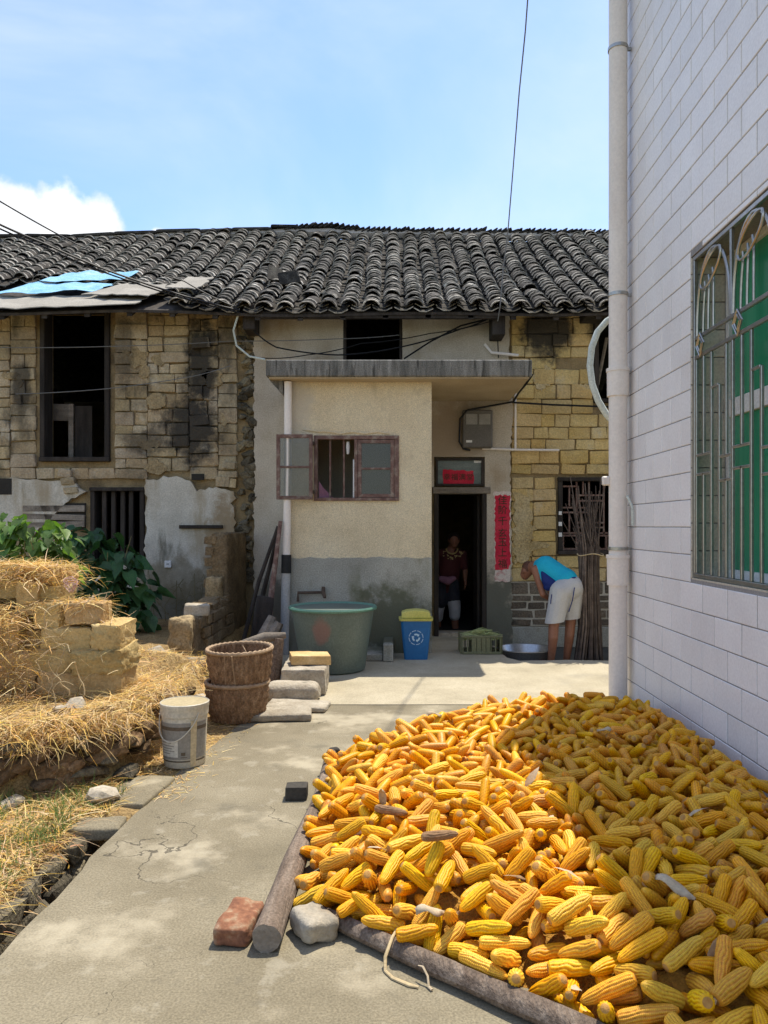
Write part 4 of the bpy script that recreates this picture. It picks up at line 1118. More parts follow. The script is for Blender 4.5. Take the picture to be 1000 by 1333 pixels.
qt = random.Random(21); rest = MB(); row0 = -8
ntile = 0
for r in range(-8, 27):
    z0 = 1.497 + r * TH; z1 = z0 + TH - G
    z0 = max(z0, -.02); z1 = min(z1, HT)
    if z1 - z0 < .03: continue
    off = .0 if r % 2 else TW / 2
    for k in range(-2, 28):
        ya = 6.63 + .385 * 2 - off - (k + 1) * TW; yb = ya + TW - .009
        ya, yb = max(ya, -3.5), min(yb, YC - .003)
        if yb - ya < .02: continue
        a, b, c, d = ya, yb, z0, z1
        if a < hw[1] and b > hw[0] and c < hw[3] and d > hw[2]:
            if c >= hw[2] and d <= hw[3] or (b > hw[1] and (min(d, hw[3]) - max(c, hw[2])) > .5 * (d - c)):
                if b > hw[1] + .01: a = hw[1] + .004
                elif a < hw[0] - .01: b = hw[0] - .004
                else: continue
            elif d > hw[3]: c = hw[3] + .004
            elif c < hw[2]: d = hw[2] - .004
        if b - a < .015 or d - c < .015: continue
        if b > 3.97 and ntile < 298:
            T = Matrix.Translation((XW + qt.gauss(0, .0005), (a + b) / 2, (c + d) / 2)) @ Euler((0, qt.gauss(0, .002), qt.gauss(0, .0022))).to_matrix().to_4x4()
            piece('wall_tile', wt_mesh(b - a, d - c, M['wtile']), wwall, T); ntile += 1
        else:
            rest.box(XW, XW + .02, a, b, c, d)
tag(rest.build('wall_tiling', M['wtile'], wwall, bevel=0, fix=False), kind='stuff')
# window reveal, lined with cream tiles
for k in range(12):
    z0 = hw[2] + .01 + k * TH; z1 = min(z0 + TH - .008, hw[3] - .005)
    if z1 - z0 < .03: continue
    b_ = MB(); b_.box(XW + .004, XW + .235, hw[1] - .012, hw[1] - .0005, z0, z1); b_.build('reveal_tile', M['cream_tile'], wwall, bevel=.002)
b_ = MB(); b_.box(XW + .004, XW + .235, hw[0], hw[1] - .013, hw[2] + .0005, hw[2] + .012); b_.build('reveal_sill', M['cream_tile'], wwall)
win = group_empty('window', (XW + .25, 4.3, hw[2]), wh)
def wbox(nm, y0, y1, z0, z1, m, x0=.24, x1=.29, bv=.003):
    b = MB(); b.box(XW + x0, XW + x1, y0, y1, z0, z1); return b.build(nm, m, win, bevel=bv)
y0, y1, z0, z1 = hw[0] + .012, hw[1] - .014, hw[2] + .013, hw[3] - .002
zr = 2.30
for (a, b, c, d) in ((y0, y1, z0, z0 + .06), (y0, y1, z1 - .05, z1), (y0, y1, zr - .06, zr + .06), (y0, y0 + .05, z0 + .06, z1 - .05), (y1 - .05, y1, z0 + .06, z1 - .05), (4.27, 4.33, z0 + .06, z1 - .05)):
    wbox('frame', a, b, c, d, M['frame_white'], .236, .292)
for (a, b) in ((y0 + .05, 4.27), (4.33, y1 - .05)):
    wbox('pane', a, b, z0 + .06, zr - .06, M['green_glass'], .262, .268, 0)
    wbox('pane', a, b, zr + .06, z1 - .05, M['green_glass'], .262, .268, 0)
gr = group_empty('window_grille', (XW + .02, 4.3, hw[2]), wh)
def gbar(nm, pts, r, n=6):
    b = MB(); b.tube(pts, r, n); return b.build(nm, M['steel'], gr, smooth=True)
XG = XW + .022
def gflat(nm, ya, yb, za, zb, t=.012):
    b = MB(); b.box(XG - t, XG + t, ya, yb, za, zb); return b.build(nm, M['steel'], gr, bevel=.003)
ya, yb, za, zb = hw[0] + .015, hw[1] - .015, hw[2] + .016, hw[3] - .005
gflat('grille_frame', ya, yb, za, za + .028); gflat('grille_frame', ya, yb, zb - .03, zb)
gflat('grille_frame', ya, ya + .03, za + .028, zb - .03); gflat('grille_frame', yb - .03, yb, za + .028, zb - .03)
gflat('grille_rail', ya + .03, yb - .03, 2.765, 2.79); gflat('grille_rail', ya + .03, yb - .03, 2.635, 2.66)
mod = .56; yy = yb - .03
while yy > ya + .2:
    yl = max(yy - mod, ya + .03)
    # lower fretwork of one module
    for t, zt_, zb_ in ((.0, 2.634, za + .03), (.22, 2.634, 1.98), (.22, 1.86, za + .03), (.44, 2.634, za + .03), (.66, 2.4, za + .03), (.84, 2.634, 1.94), (.84, 1.80, za + .03)):
        y = yy - .015 - t * mod
        if y < ya + .04: continue
        gflat('grille_bar', y - .0115, y + .0115, zb_, zt_, .009)
    for (t0, t1, z) in ((.0, .44, 1.98), (.0, .44, 1.85), (.44, .66, 2.40), (.66, 1.0, 1.94), (.66, 1.0, 1.79)):
        p, q = yy - .024 - t0 * mod, yy - .006 - t1 * mod
        if q < ya + .03: continue
        gflat('grille_bar', q, p, z - .009, z + .009, .009)
    if yl > ya + .05: gflat('grille_bar', yl - .012, yl + .012, 2.79, zb - .03, .011)
    # fan of hoops over the rail
    yc = (yy + yl) / 2; hh = zb - .04 - 2.79; w = (yy - yl) / 2 - .02
    def arch(w_, h_, c_, n=16, s=0.0):
        return [(XG, c_ + w_ * math.cos(math.pi * k / n), 2.79 + s + (h_ - s) * math.sin(math.pi * k / n) ** .85) for k in range(n + 1)]
    gbar('grille_hoop', arch(w, hh, yc), .011)
    for f in (.72, .40, .08):
        gbar('grille_bar', [(XG + .012, yc + w * f * (1.0 - .25 * (k / 6) ** 2) + (0.02 if k == 6 else 0), 2.79 + k / 6 * hh * (.62 + .16 * (1 - f))) for k in range(7)], .008)
    gbar('grille_hoop', [(XG - .012, yc + w * .62 * math.cos(math.pi * 2 * k / 18) + w * .05, 2.79 + hh * .75 + .16 * hh * math.sin(math.pi * 2 * k / 18) - .12 * hh * math.cos(2 * math.pi * k / 18)) for k in range(19)], .009)
    # diamond knot on the middle band
    for s_ in (.075, .045):
        gbar('grille_knot', [(XG - .02, yc + .16 + s_ * math.cos(a) * .8, 2.713 + s_ * math.sin(a)) for a in [math.pi / 2 * k for k in range(5)]], .008, 5)
    yy -= mod
# drainpipe
XP, YP, RP = 1.918, 6.62, .078
dp = group_empty('drainpipe', (XP, YP, 0), wh)
b_ = MB(); b_.lathe([(RP, .002), (RP, HT + .05)], (XP, YP, 0), 28); b_.build('pipe', M['pvc'], dp, smooth=True)
for zc_, h in ((PZ(742, YP), .26), (PZ(498, YP), .24)):
    b_ = MB(); b_.lathe([(RP + .001, zc_ - h / 2), (RP + .014, zc_ - h / 2), (RP + .016, zc_ + h / 2 - .03), (RP + .022, zc_ + h / 2 - .028), (RP + .022, zc_ + h / 2), (RP + .001, zc_ + h / 2)], (XP, YP, 0), 28); b_.build('coupling', M['pvc'], dp, smooth=True)
for zc_ in (PZ(64, YP), PZ(384, YP), PZ(714, YP)):
    b_ = MB(); b_.lathe([(RP + .001, zc_ - .014), (RP + .008, zc_ - .014), (RP + .008, zc_ + .014), (RP + .001, zc_ + .014)], (XP, YP, 0), 24)
    b_.box(XP + RP + .002, XW + .002, YP - .012, YP + .012, zc_ - .012, zc_ + .012)
    b_.build('clamp', M['steel'], dp)
b_ = MB(); b_.box(XP - RP - .06, XP - RP + .01, YP - .02, YP + .02, PZ(632, YP), PZ(620, YP)); b_.build('clip', M['pvc'], dp, bevel=.01)
b_ = MB(); b_.tube([(XP + .05, YP - .09, PZ(645, 6.5)), (XP + .085, YP - .12, PZ(660, 6.5)), (XP + .09, YP - .12, PZ(684, 6.5))], .012, 6); b_.build('bent_conduit', M['hose'], dp)
# pale hose loop behind the drainpipe
hz = MB(); hz.tube([P(800, 412, 7.1), P(790, 418, 7.1), P(778, 432, 7.1), P(770.5, 452, 7.1), P(768, 476, 7.1), P(771, 500, 7.1), P(779, 522, 7.1), P(790, 540, 7.1), P(806, 556, 7.1)], .030, 10)
ho = hz.build('hose_loop', M['hose'], None, smooth=True)
tag(ho, 'pale plastic hose bulging out in a loop behind the white drainpipe', 'hose')
# ================================================================ corn heap
LOGS = []
def log_thing(name, pts, rad, label, group=None, seed=0, n=18):
    q = random.Random(seed); P3 = []; RR = []
    pts = [Vector(p) for p in pts]
    m_ = 10
    for i in range(len(pts) - 1):
        for k in range(m_):
            t = k / m_; P3.append(pts[i].lerp(pts[i + 1], t)); RR.append(rad[i] + (rad[i + 1] - rad[i]) * t)
    P3.append(pts[-1]); RR.append(rad[-1])
    b = MB(); b.tube(P3, RR, n)
    o_ = []
    for i, v in enumerate(b.v):
        c = P3[min(i // n, len(P3) - 1)]; d = Vector(v) - c
        o_.append(tuple(c + d * (1 + .09 * mnoise.noise(Vector(v) * 7 + Vector((seed, 0, 0))) + .05 * math.sin((i % n) / n * 6.28 * 3 + seed) + .03 * math.sin((i % n) / n * 6.28 * 7 + seed))))
    b.v = o_
    ob = b.build(name, [M['bark'], M['wood_grey']], None, smooth=True)
    for pg in ob.data.polygons:
        if len(pg.vertices) > 6: pg.material_index = 1
    tag(ob, label, 'log', group)
    LOGS.append((P3, RR))
    return ob
log_thing('log', [(-.455, 2.70, .050), (-.44, 3.3, .046), (-.405, 4.1, .038), (-.415, 4.95, .034)], [.052, .047, .038, .032], 'long log along the free side of the corn heap, beside the red brick', 'logs holding the corn heap', 1)
log_thing('log', [(-.30, 2.93, .030), (.02, 2.65, .034), (.42, 2.33, .036), (1.0, 1.87, .04), (1.75, 1.28, .04)], [.028, .033, .037, .04, .04], 'long thin log across the open end of the corn heap, by the grey stone', 'logs holding the corn heap', 2)
log_thing('log', [(.42, 5.78, .035), (.86, 6.06, .06), (1.12, 6.2, .075)], [.03, .034, .036], 'short grey branch poking out behind the corn heap', 'logs holding the corn heap', 3, 8)

gx0, gy0, RES = -.65, 1.0, .01
NX, NY = int((2.03 - gx0) / RES), int((6.35 - gy0) / RES)
cxs = gx0 + (np.arange(NX) + .5) * RES; cys = gy0 + (np.arange(NY) + .5) * RES
CX, CY = np.meshgrid(cxs, cys, indexing='ij')
def side(ax, ay, bx, by):
    """signed distance left of a->b"""
    L = math.hypot(bx - ax, by - ay)
    return ((bx - ax) * (CY - ay) - (by - ay) * (CX - ax)) / L
de = np.minimum.reduce([side(-.40, 4.75, -.385, 2.95), side(-.385, 2.98, 1.75, 1.33), side(.22, 5.42, -.40, 4.72), side(.80, 5.90, .22, 5.42), side(2.05, 6.08, .80, 5.90)])
wob = fbm(CX, CY, 3.0, 21) * .05
dw = np.clip((2.03 - CX) / .5, 0, 1)
tgt = np.clip((de + wob * .6) * .55 + .035, 0, .19) * (.45 + .55 * dw) * (1 + .22 * fbm(CX, CY, 1.8, 23))
tgt[de < 0] = 0
near_f = np.clip((CY - 1.2) / .5, 0, 1)
H = np.clip(tgt - .085, 0, None)
H0 = H.copy()
for (pp, rr) in LOGS:
    for p, r in zip(pp, rr):
        i0, i1 = int((p.x - .08 - gx0) / RES), int((p.x + .08 - gx0) / RES); j0, j1 = int((p.y - .08 - gy0) / RES), int((p.y + .08 - gy0) / RES)
        i0, j0 = max(i0, 0), max(j0, 0)
        if i1 <= i0 or j1 <= j0: continue
        dd = (CX[i0:i1, j0:j1] - p.x) ** 2 + (CY[i0:i1, j0:j1] - p.y) ** 2
        H[i0:i1, j0:j1] = np.maximum(H[i0:i1, j0:j1], np.where(dd < r * r, p.z + np.sqrt(np.maximum(r * r - dd, 0)), 0))
ID = -np.ones((NX, NY), int)
cobs = []
def rprof(t):
    # cob radius along its length, t 0 butt .. 1 tip (unit = max radius)
    return np.interp(t, [0, .035, .12, .35, .6, .8, .93, 1.0], [.55, .82, .95, 1.0, .96, .82, .58, .22])
ok = (de > .012) & (CY > 1.18) & (CX < 2.0)
cells = np.argwhere(ok)
order = nrg.permutation(len(cells))
pitches = np.radians([0, -8, 8, -17, 17, -27, 27, -40, 40])
pi_ = 0; tries = 0
while tries < 26000 and pi_ < len(order):
    ci, cj = cells[order[pi_ % len(order)]]; pi_ += 7; tries += 1
    if pi_ >= len(order): pi_ = tries % 7
    if H[ci, cj] > tgt[ci, cj] - .018: continue
    L = nrg.uniform(.135, .19); rad = nrg.uniform(.0235, .0285)
    yaw = nrg.uniform(0, 2 * math.pi) if nrg.random() < .6 else nrg.normal(.1, .45) + (math.pi if nrg.random() < .5 else 0)
    x, y = cxs[ci], cys[cj]
    hw_ = L / 2 + .02
    i0, i1 = int((x - hw_ - gx0) / RES), int((x + hw_ - gx0) / RES) + 1
    j0, j1 = int((y - hw_ - gy0) / RES), int((y + hw_ - gy0) / RES) + 1
    if i0 < 0 or j0 < 0 or i1 > NX or j1 > NY: continue
    dx = CX[i0:i1, j0:j1] - x; dy = CY[i0:i1, j0:j1] - y
    best = None
    for dyaw in (0, .5):
        ca, sa = math.cos(yaw + dyaw), math.sin(yaw + dyaw)
        u = dx * ca + dy * sa; w = -dx * sa + dy * ca
        for pt in pitches:
            cp, sp = math.cos(pt), math.sin(pt)
            t = u / (L * cp) + .5
            rr = rprof(np.clip(t, 0, 1)) * rad
            ins = (t > 0) & (t < 1) & (np.abs(w) < rr)
            if ins.sum() < 10: continue
            lo = u * sp / cp - np.sqrt(np.maximum(rr * rr - w * w, 0)) / cp
            z = (H[i0:i1, j0:j1] - lo)[ins].max()
            if best is None or z < best[0]: best = (z, yaw + dyaw, pt, ins, u * sp / cp + np.sqrt(np.maximum(rr * rr - w * w, 0)) / cp)
    if best is None: continue
    z, yw, pt, ins, hi = best
    if z > tgt[ci, cj] + .035 + .02 * nrg.random(): continue
    sub = H[i0:i1, j0:j1]; up = ins & (z + hi > sub)
    sub[up] = (z + hi)[up]
    ID[i0:i1, j0:j1][up] = len(cobs)
    cobs.append((x, y, z, yw, pt, L, rad, nrg.uniform(0, 6.28), nrg.random()))
cnt = np.bincount(ID[ID >= 0].ravel(), minlength=len(cobs))
NCOB = len(cobs)

def cob_arrays(nrow, per, nk, kper, L=1.0, seed=0, flatter=.0, bent=.0, holes=.0):
    q = np.random.default_rng(seed)
    nth = nrow * per; nt = nk * kper
    t = np.linspace(0, 1, nt + 1); th = np.arange(nth) / nth * 2 * np.pi
    T, TH_ = np.meshgrid(t, th, indexing='ij')
    tw = .25 * q.normal() * T
    a1, a2, p1_, p2_ = q.uniform(.15, .34), q.uniform(.08, .2), q.uniform(0, 6), q.uniform(0, 6)
    ph = (TH_ + tw) / (2 * np.pi) * nrow + (a1 * np.sin(T * 7 + p1_ + TH_) + a2 * np.sin(T * 17 + p2_ + 2 * TH_)) * (1 if kper > 2 else 0)
    row = np.floor(ph).astype(int) % nrow
    b1 = np.abs(np.sin(np.pi * ph)) ** .55
    if kper > 1:
        b2 = np.abs(np.sin(np.pi * (T * nk + .5 * (row % 2)))) ** .5
    else: b2 = np.ones_like(T) * .9
    endf = np.clip(T / .06, 0, 1) * np.clip((1 - T) / .07, 0, 1)
    k = b1 * (.45 + .55 * b2)
    k = .55 * (1 - endf) + k * endf
    r = rprof(T) * (.82 + .18 * k) * (1 + .03 * q.normal(size=(1, nth)).repeat(nt + 1, 0) * 0)
    bend = bent * (T - .5) ** 2
    X = (T - .5); Y = r * np.cos(TH_) ; Z = r * np.sin(TH_)
    v = np.stack([X, Y, Z], -1).reshape(-1, 3)
    kern = np.where((T < .02), .5, k).reshape(-1)
    f = []
    for i in range(nt):
        b = i * nth
        for j in range(nth):
            f.append((b + j, b + nth + j, b + nth + (j + 1) % nth, b + (j + 1) % nth))
    nv = len(v)
    v = np.concatenate([v, [[-.5 - .0, 0, 0], [-.5, 0, 0], [.5, 0, 0]]])
    f += [(nv, j, (j + 1) % nth) for j in range(nth)] + [(nv + 2, nt * nth + (j + 1) % nth, nt * nth + j) for j in range(nth)]
    mi = [0] * (nt * nth) + [1] * nth + [0] * nth
    kern = np.concatenate([kern, [.5, .5, .5]])
    return v, f, mi, kern
def cob_mesh(arr, L, rad, mats, name='corn_cob'):
    v, f, mi, kern = arr
    me = bpy.data.meshes.new(name)
    vv = v * np.array([L, rad, rad])
    me.from_pydata(vv.tolist(), [], f); me.polygons.foreach_set('material_index', mi)
    for m in mats: me.materials.append(m)
    a = me.attributes.new('kernel', 'FLOAT', 'POINT'); a.data.foreach_set('value', kern.astype(np.float32))
    me.shade_smooth()
    return me
hi_arr = [cob_arrays(n, 5, nk, 4, seed=s) for s, (n, nk) in enumerate(((14, 32), (12, 30), (16, 34), (14, 28), (12, 34)))]
hi_m = [cob_mesh(a, 1, 1, [M['corn'], M['cob_core']]) for a in hi_arr]
score = [(cnt[i] / (c[0] ** 2 + c[1] ** 2 + 1.6) if abs(c[0]) < (c[1] * .5 + .1) and c[1] > 1.75 else 0) for i, c in enumerate(cobs)]
rank = sorted(range(NCOB), key=lambda i: -score[i])
single = set(rank[:292])
def cob_matrix(c):
    return Matrix.Translation((c[0], c[1], c[2])) @ Matrix.Rotation(c[3], 4, 'Z') @ Matrix.Rotation(-c[4], 4, 'Y') @ Matrix.Rotation(c[7], 4, 'X')
qc = random.Random(31)
COBG = 'golden corn cobs spread on the yard'
husk_v = [(0, 0, 0), (.02, .013, .006), (.02, -.013, .006), (.06, .017, .012), (.06, -.015, .010), (.095, .008, .004), (.095, -.007, .006), (.12, 0, -.004)]
husk_f = [(0, 1, 2), (1, 3, 4, 2), (3, 5, 6, 4), (5, 7, 6)]
hk_me = bpy.data.meshes.new('husk'); hk_me.from_pydata(husk_v, [], husk_f); hk_me.materials.append(M['husk']); hk_me.shade_smooth()
nh = 0
for i in rank[:292]:
    c = cobs[i]
    me = hi_m[qc.randrange(len(hi_m))]
    o = piece('corn_cob', me, None, cob_matrix(c) @ Matrix.Diagonal((c[5], c[6], c[6], 1)))
    fl = (c[0] + .385) * 1.65 + (c[1] - 2.98) * 2.135
    if c[0] < -.22: lb, gp = 'golden corn cob at the edge of the heap beside the long log', 'corn cobs along the long log'
    elif fl / 2.7 < .22: lb, gp = 'golden corn cob at the open end of the heap against the thin log', 'corn cobs along the thin log'
    elif c[0] > 1.55: lb, gp = 'golden corn cob in the shaded strip of the heap along the tiled wall', 'corn cobs along the tiled wall'
    elif c[0] > .80: lb, gp = 'golden corn cob in the shaded half of the heap, clear of the tiled wall', 'corn cobs in the shaded half'
    else: lb, gp = 'golden corn cob in the sunlit middle of the heap', 'corn cobs in the sunlit middle'
    tag(o, lb, 'corn cob', gp)
    if qc.random() < .07:
        h = piece('husk', hk_me, None, cob_matrix(c) @ Matrix.Translation((-c[5] * .5, 0, c[6] * .8)) @ Euler((qc.uniform(-1, 1), qc.uniform(-.5, .2), qc.uniform(-.8, .8))).to_matrix().to_4x4() @ Matrix.Scale(qc.uniform(.6, 1.1), 4))
        adopt(h, o)
        o['label'] = lb.replace('golden corn cob', 'husk-tufted corn cob')
        o['group'] = 'husk-tufted ' + gp
# the rest of the heap
lo_arr = [cob_arrays(n, 2, 10, 2, seed=s) for s, n in ((1, 14), (2, 12), (3, 16))]
V_, F_, MI_, K_, T_ = [], [], [], [], []; nb = 0
for i, c in enumerate(cobs):
    if i in single or cnt[i] < 3: continue
    v, f, mi, kn = lo_arr[i % 3]
    A = np.array(cob_matrix(c)); v = (v * np.array([c[5], c[6], c[6]])) @ A[:3, :3].T + A[:3, 3]
    V_.append(v); F_ += [tuple(j + nb for j in ff) for ff in f]; MI_ += mi; K_.append(kn); T_.append(np.full(len(v), c[8])); nb += len(v)
me = bpy.data.meshes.new('corn_heap'); me.from_pydata(np.concatenate(V_).tolist(), [], F_); me.polygons.foreach_set('material_index', MI_)
a = me.attributes.new('kernel', 'FLOAT', 'POINT'); a.data.foreach_set('value', np.concatenate(K_).astype(np.float32)); set_tint(me, np.concatenate(T_))
me.shade_smooth()
tag(link_mesh('corn_heap', me, None, [M['corn_t'], M['cob_core']]), 'rest of the golden corn cobs heaped on the concrete yard', 'corn', None, 'stuff')
# filling under the top cobs
st = 3
hx, hy = CX[::st, ::st], CY[::st, ::st]; hz_ = H0[::st, ::st] + .012 * fbm(hx, hy, 18, 4)
hz_ = np.where(H0[::st, ::st] <= .002, -.02, hz_)
n_, m_ = hx.shape
vv = np.stack([hx.ravel(), hy.ravel(), hz_.ravel()], 1); ii, jj = np.meshgrid(np.arange(n_ - 1), np.arange(m_ - 1), indexing='ij'); a_ = (ii * m_ + jj).ravel()
ff = np.stack([a_, a_ + m_, a_ + m_ + 1, a_ + 1], 1)
me = bpy.data.meshes.new('corn_bed'); me.from_pydata(vv.tolist(), [], ff.tolist()); me.shade_smooth()
M['corn_bed'] = mat('corn_bed', [(.36, .17, .025), (.55, .28, .04), (.30, .13, .03)], 40, 5, .8, 1.0, 60, .03)
tag(link_mesh('corn_bed', me, None, M['corn_bed']), 'lower layers of corn under the heap', 'corn', None, 'stuff')
# loose husks and two spoiled cobs on the heap
def heap_top(x, y):
    i, j = int((x - gx0) / RES), int((y - gy0) / RES); return float(H[max(i - 2, 0):i + 3, max(j - 2, 0):j + 3].max())
def husk_leaf(x, y, L, yaw, label, tilt=.1, w=.03):
    b = MB(); vs_ = []; n = 9
    for k in range(n + 1):
        t = k / n; ww = w * math.sin(math.pi * (.12 + .85 * t)) ** .8
        for s in (-1, -.33, .33, 1):
            vs_.append((L * (t - .5), s * ww, .012 * (1 - s * s) + .02 * math.sin(t * 5) * .6 + .004 * math.sin(9 * t + s)))
    b.add(vs_, [(k * 4 + j, k * 4 + 4 + j, k * 4 + 5 + j, k * 4 + 1 + j) for k in range(n) for j in range(3)])
    M4 = Matrix.Translation((x, y, heap_top(x, y) + .012)) @ Euler((0, tilt, yaw)).to_matrix().to_4x4()
    b.v = [tuple(M4 @ Vector(v)) for v in b.v]
    o = b.build('corn_husk', M['husk'], None, smooth=True, fix=False)
    sm = o.modifiers.new('thickness', 'SOLIDIFY'); sm.thickness = .0015
    return tag(o, label, 'husk', 'loose dry husks on the corn')
husk_leaf(.955, 2.62, .15, -.9, 'pale loose husk lying on the shaded side of the corn heap')
husk_leaf(-.06, 3.52, .13, 1.4, 'pale husk standing up in the sunny part of the corn heap', 1.0, .018)
husk_leaf(.12, 2.70, .11, .3, 'pale husk near the thin log across the heap end')
husk_leaf(.25, 4.95, .12, .6, 'pale husk among the cobs at the back edge of the sunny heap')
husk_leaf(1.25, 4.6, .11, 2.2, 'pale husk among shaded cobs beside the tiled wall')
br_m = cob_mesh(hi_arr[1], 1, 1, [M['cob_brown'], M['cob_core']], 'spoiled_cob')
for (x, y, yaw, lb) in ((.17, 2.93, .35, 'brown shrivelled corn cob in the heap near the thin log'), (-.02, 3.42, -.3, 'brown stripped cob lying beside the upright husk')):
    o = piece('corn_cob', br_m, None, Matrix.Translation((x, y, heap_top(x, y) + .012)) @ Euler((0, .05, yaw)).to_matrix().to_4x4() @ Matrix.Diagonal((.15, .02, .02, 1)))
    tag(o, lb, 'corn cob')
# stones, bricks, rags round the heap
def stone(name, me, loc, rot, dim, label, cat='stone', group=None):
    o = piece(name, me, None, Matrix.Translation(loc) @ Euler(rot).to_matrix().to_4x4() @ Matrix.Diagonal((*dim, 1)))
    return tag(o, label, cat, group)
def rough_block(name, dims, seed, m, ch=.02, amp=.012, div=7):
    """block with worn edges and lumpy faces, real size"""
    bm = bmesh.new(); bmesh.ops.create_cube(bm, size=1)
    bmesh.ops.subdivide_edges(bm, edges=bm.edges, cuts=div, use_grid_fill=True)
    hx_, hy_, hz2 = [d / 2 for d in dims]
    for v in bm.verts:
        p = Vector((v.co.x * dims[0], v.co.y * dims[1], v.co.z * dims[2]))
        qv = Vector((max(-hx_ + ch, min(hx_ - ch, p.x)), max(-hy_ + ch, min(hy_ - ch, p.y)), max(-hz2 + ch, min(hz2 - ch, p.z))))
        d = p - qv
        if d.length > 1e-6: p = qv + d.normalized() * ch
        nn = Vector((p.x / dims[0], p.y / dims[1], p.z / dims[2])).normalized()
        p += nn * (mnoise.noise(p * 11 + Vector((seed * 3.1, 0, 0))) * amp + mnoise.noise(p * 34 + Vector((seed, 7, 0))) * amp * .4)
        v.co = p
    bmesh.ops.recalc_face_normals(bm, faces=bm.faces)
    me = bpy.data.meshes.new(name); bm.to_mesh(me); bm.free(); me.materials.append(m); me.shade_smooth()
    try: me.set_sharp_from_angle(angle=R(50))
    except Exception: pass
    return me
def put(name, me, loc, rot, label, cat, group=None):
    o = piece(name, me, None, Matrix.Translation(loc) @ Euler(rot).to_matrix().to_4x4())
    return tag(o, label, cat, group)
put('brick', rough_block('brick', (.125, .235, .07), 3, M['red_brick'], .016, .013, 10), (-.575, 2.845, .036), (.0, 0, -.13), 'broken red brick on the concrete beside the end of the long log', 'brick')
put('stone', rough_block('stone', (.125, .17, .085), 5, M['stone'], .022, .016, 9), (-.30, 2.82, .043), (.03, .05, .55), 'small grey stone wedged between the two corn heap logs', 'stone')
put('brick', rough_block('brick', (.12, .10, .075), 6, M['block_dark'], .008, .004), (-.545, 4.24, .038), (0, 0, .05), 'small shade-dark brick stub outside the long log', 'brick')
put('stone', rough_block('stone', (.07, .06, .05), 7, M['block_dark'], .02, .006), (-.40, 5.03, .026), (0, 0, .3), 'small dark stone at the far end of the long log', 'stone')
rg = MB()
rg.tube([Vector((.005, 2.72, .075)), Vector((-.012, 2.66, .075)), Vector((-.035, 2.615, .035)), Vector((-.035, 2.58, .006)), Vector((-.01, 2.54, .006)), Vector((.045, 2.50, .006)), Vector((.075, 2.49, .006))], [.004, .006, .006, .006, .006, .007, .004], 6, squash=.6)
tag(rg.build('cloth_strip', M['vine'], None, smooth=True), 'twisted strip of dry rag hanging over the thin log', 'rag')
rg = MB(); rg.tube([(.075, 2.545, .045), (.09, 2.53, .05), (.105, 2.51, .03), (.108, 2.49, .008), (.118, 2.475, .006)], [.002, .004, .004, .004, .006], 6, squash=.5)
tag(rg.build('husk_strip', M['husk'], None, smooth=True), 'curl of pale husk on the concrete against the thin log', 'husk')

# ================================================================ yard things
# green tub
TX, TY = PX(433.5, 8.02), 8.02
tb = thing('green_tub', (TX, TY, .004), 'large round green plastic water tub against the kitchen wall', 'tub')
b_ = MB(); b_.lathe([(.315, .005), (.335, .02), (.36, .2), (.40, .45), (.428, .63), (.428, .655)], (TX, TY, 0), 48); b_.build('body', M['tub'], tb, smooth=True)
b_ = MB(); b_.lathe([(.415, .64), (.455, .638), (.462, .655), (.452, .672), (.425, .668), (.413, .655), (.39, .45), (.345, .1), (.33, .05), (.001, .045)], (TX, TY, 0), 48); b_.build('rim', M['tub_in'], tb, smooth=True)
# blue bin
BX, BY = PX(541.5, 8.66), 8.7
bn = thing('waste_bin', (BX, BY, .004), 'small blue plastic waste bin with yellow rim and recycling emblem', 'bin')
def tapered(w0, d0, w1, d1, z0, z1, r, n=5):
    b = MB(); rings = []
    for (w, d, z) in ((w0, d0, z0), (w1, d1, z1)):
        ring = []
        for (sx, sy, a0) in ((1, 1, 0), (-1, 1, 90), (-1, -1, 180), (1, -1, 270)):
            for k in range(n + 1):
                a = R(a0 + 90 * k / n); ring.append((BX + sx * (w / 2 - r) + r * math.cos(a), BY + sy * (d / 2 - r) + r * math.sin(a), z))
        rings.append(ring)
    m_ = len(rings[0]); b.v = rings[0] + rings[1]
    b.f = [(k, (k + 1) % m_, m_ + (k + 1) % m_, m_ + k) for k in range(m_)] + [tuple(reversed(range(m_))), tuple(range(m_, 2 * m_))]; b.m = [0] * len(b.f)
    return b
tapered(.262, .20, .345, .26, .005, .44, .035).build('body', M['blue'], bn, smooth=True)
tapered(.375, .29, .385, .30, .441, .465, .035).build('rim', M['yellow'], bn, smooth=True)
lid = MB()
prof = [(-.165, .466), (-.160, .53), (-.10, .55), (0, .558), (.10, .55), (.160, .53), (.165, .466)]
lid.add([(BX + x, BY - .10, z) for x, z in prof] + [(BX + x, BY + .12, z) for x, z in prof], [tuple(range(7)), tuple(reversed(range(7, 14)))] + [(k, k + 7, (k + 1) % 7 + 7, (k + 1) % 7) for k in range(7)])
lid.build('swing_lid', M['yellow'], bn, bevel=.008)
em = MB(); cz, fy = .255, BY - .1195
def on_face(x, z): return (BX + x, fy - .003 - (z + cz - .255) * .03, cz + z)
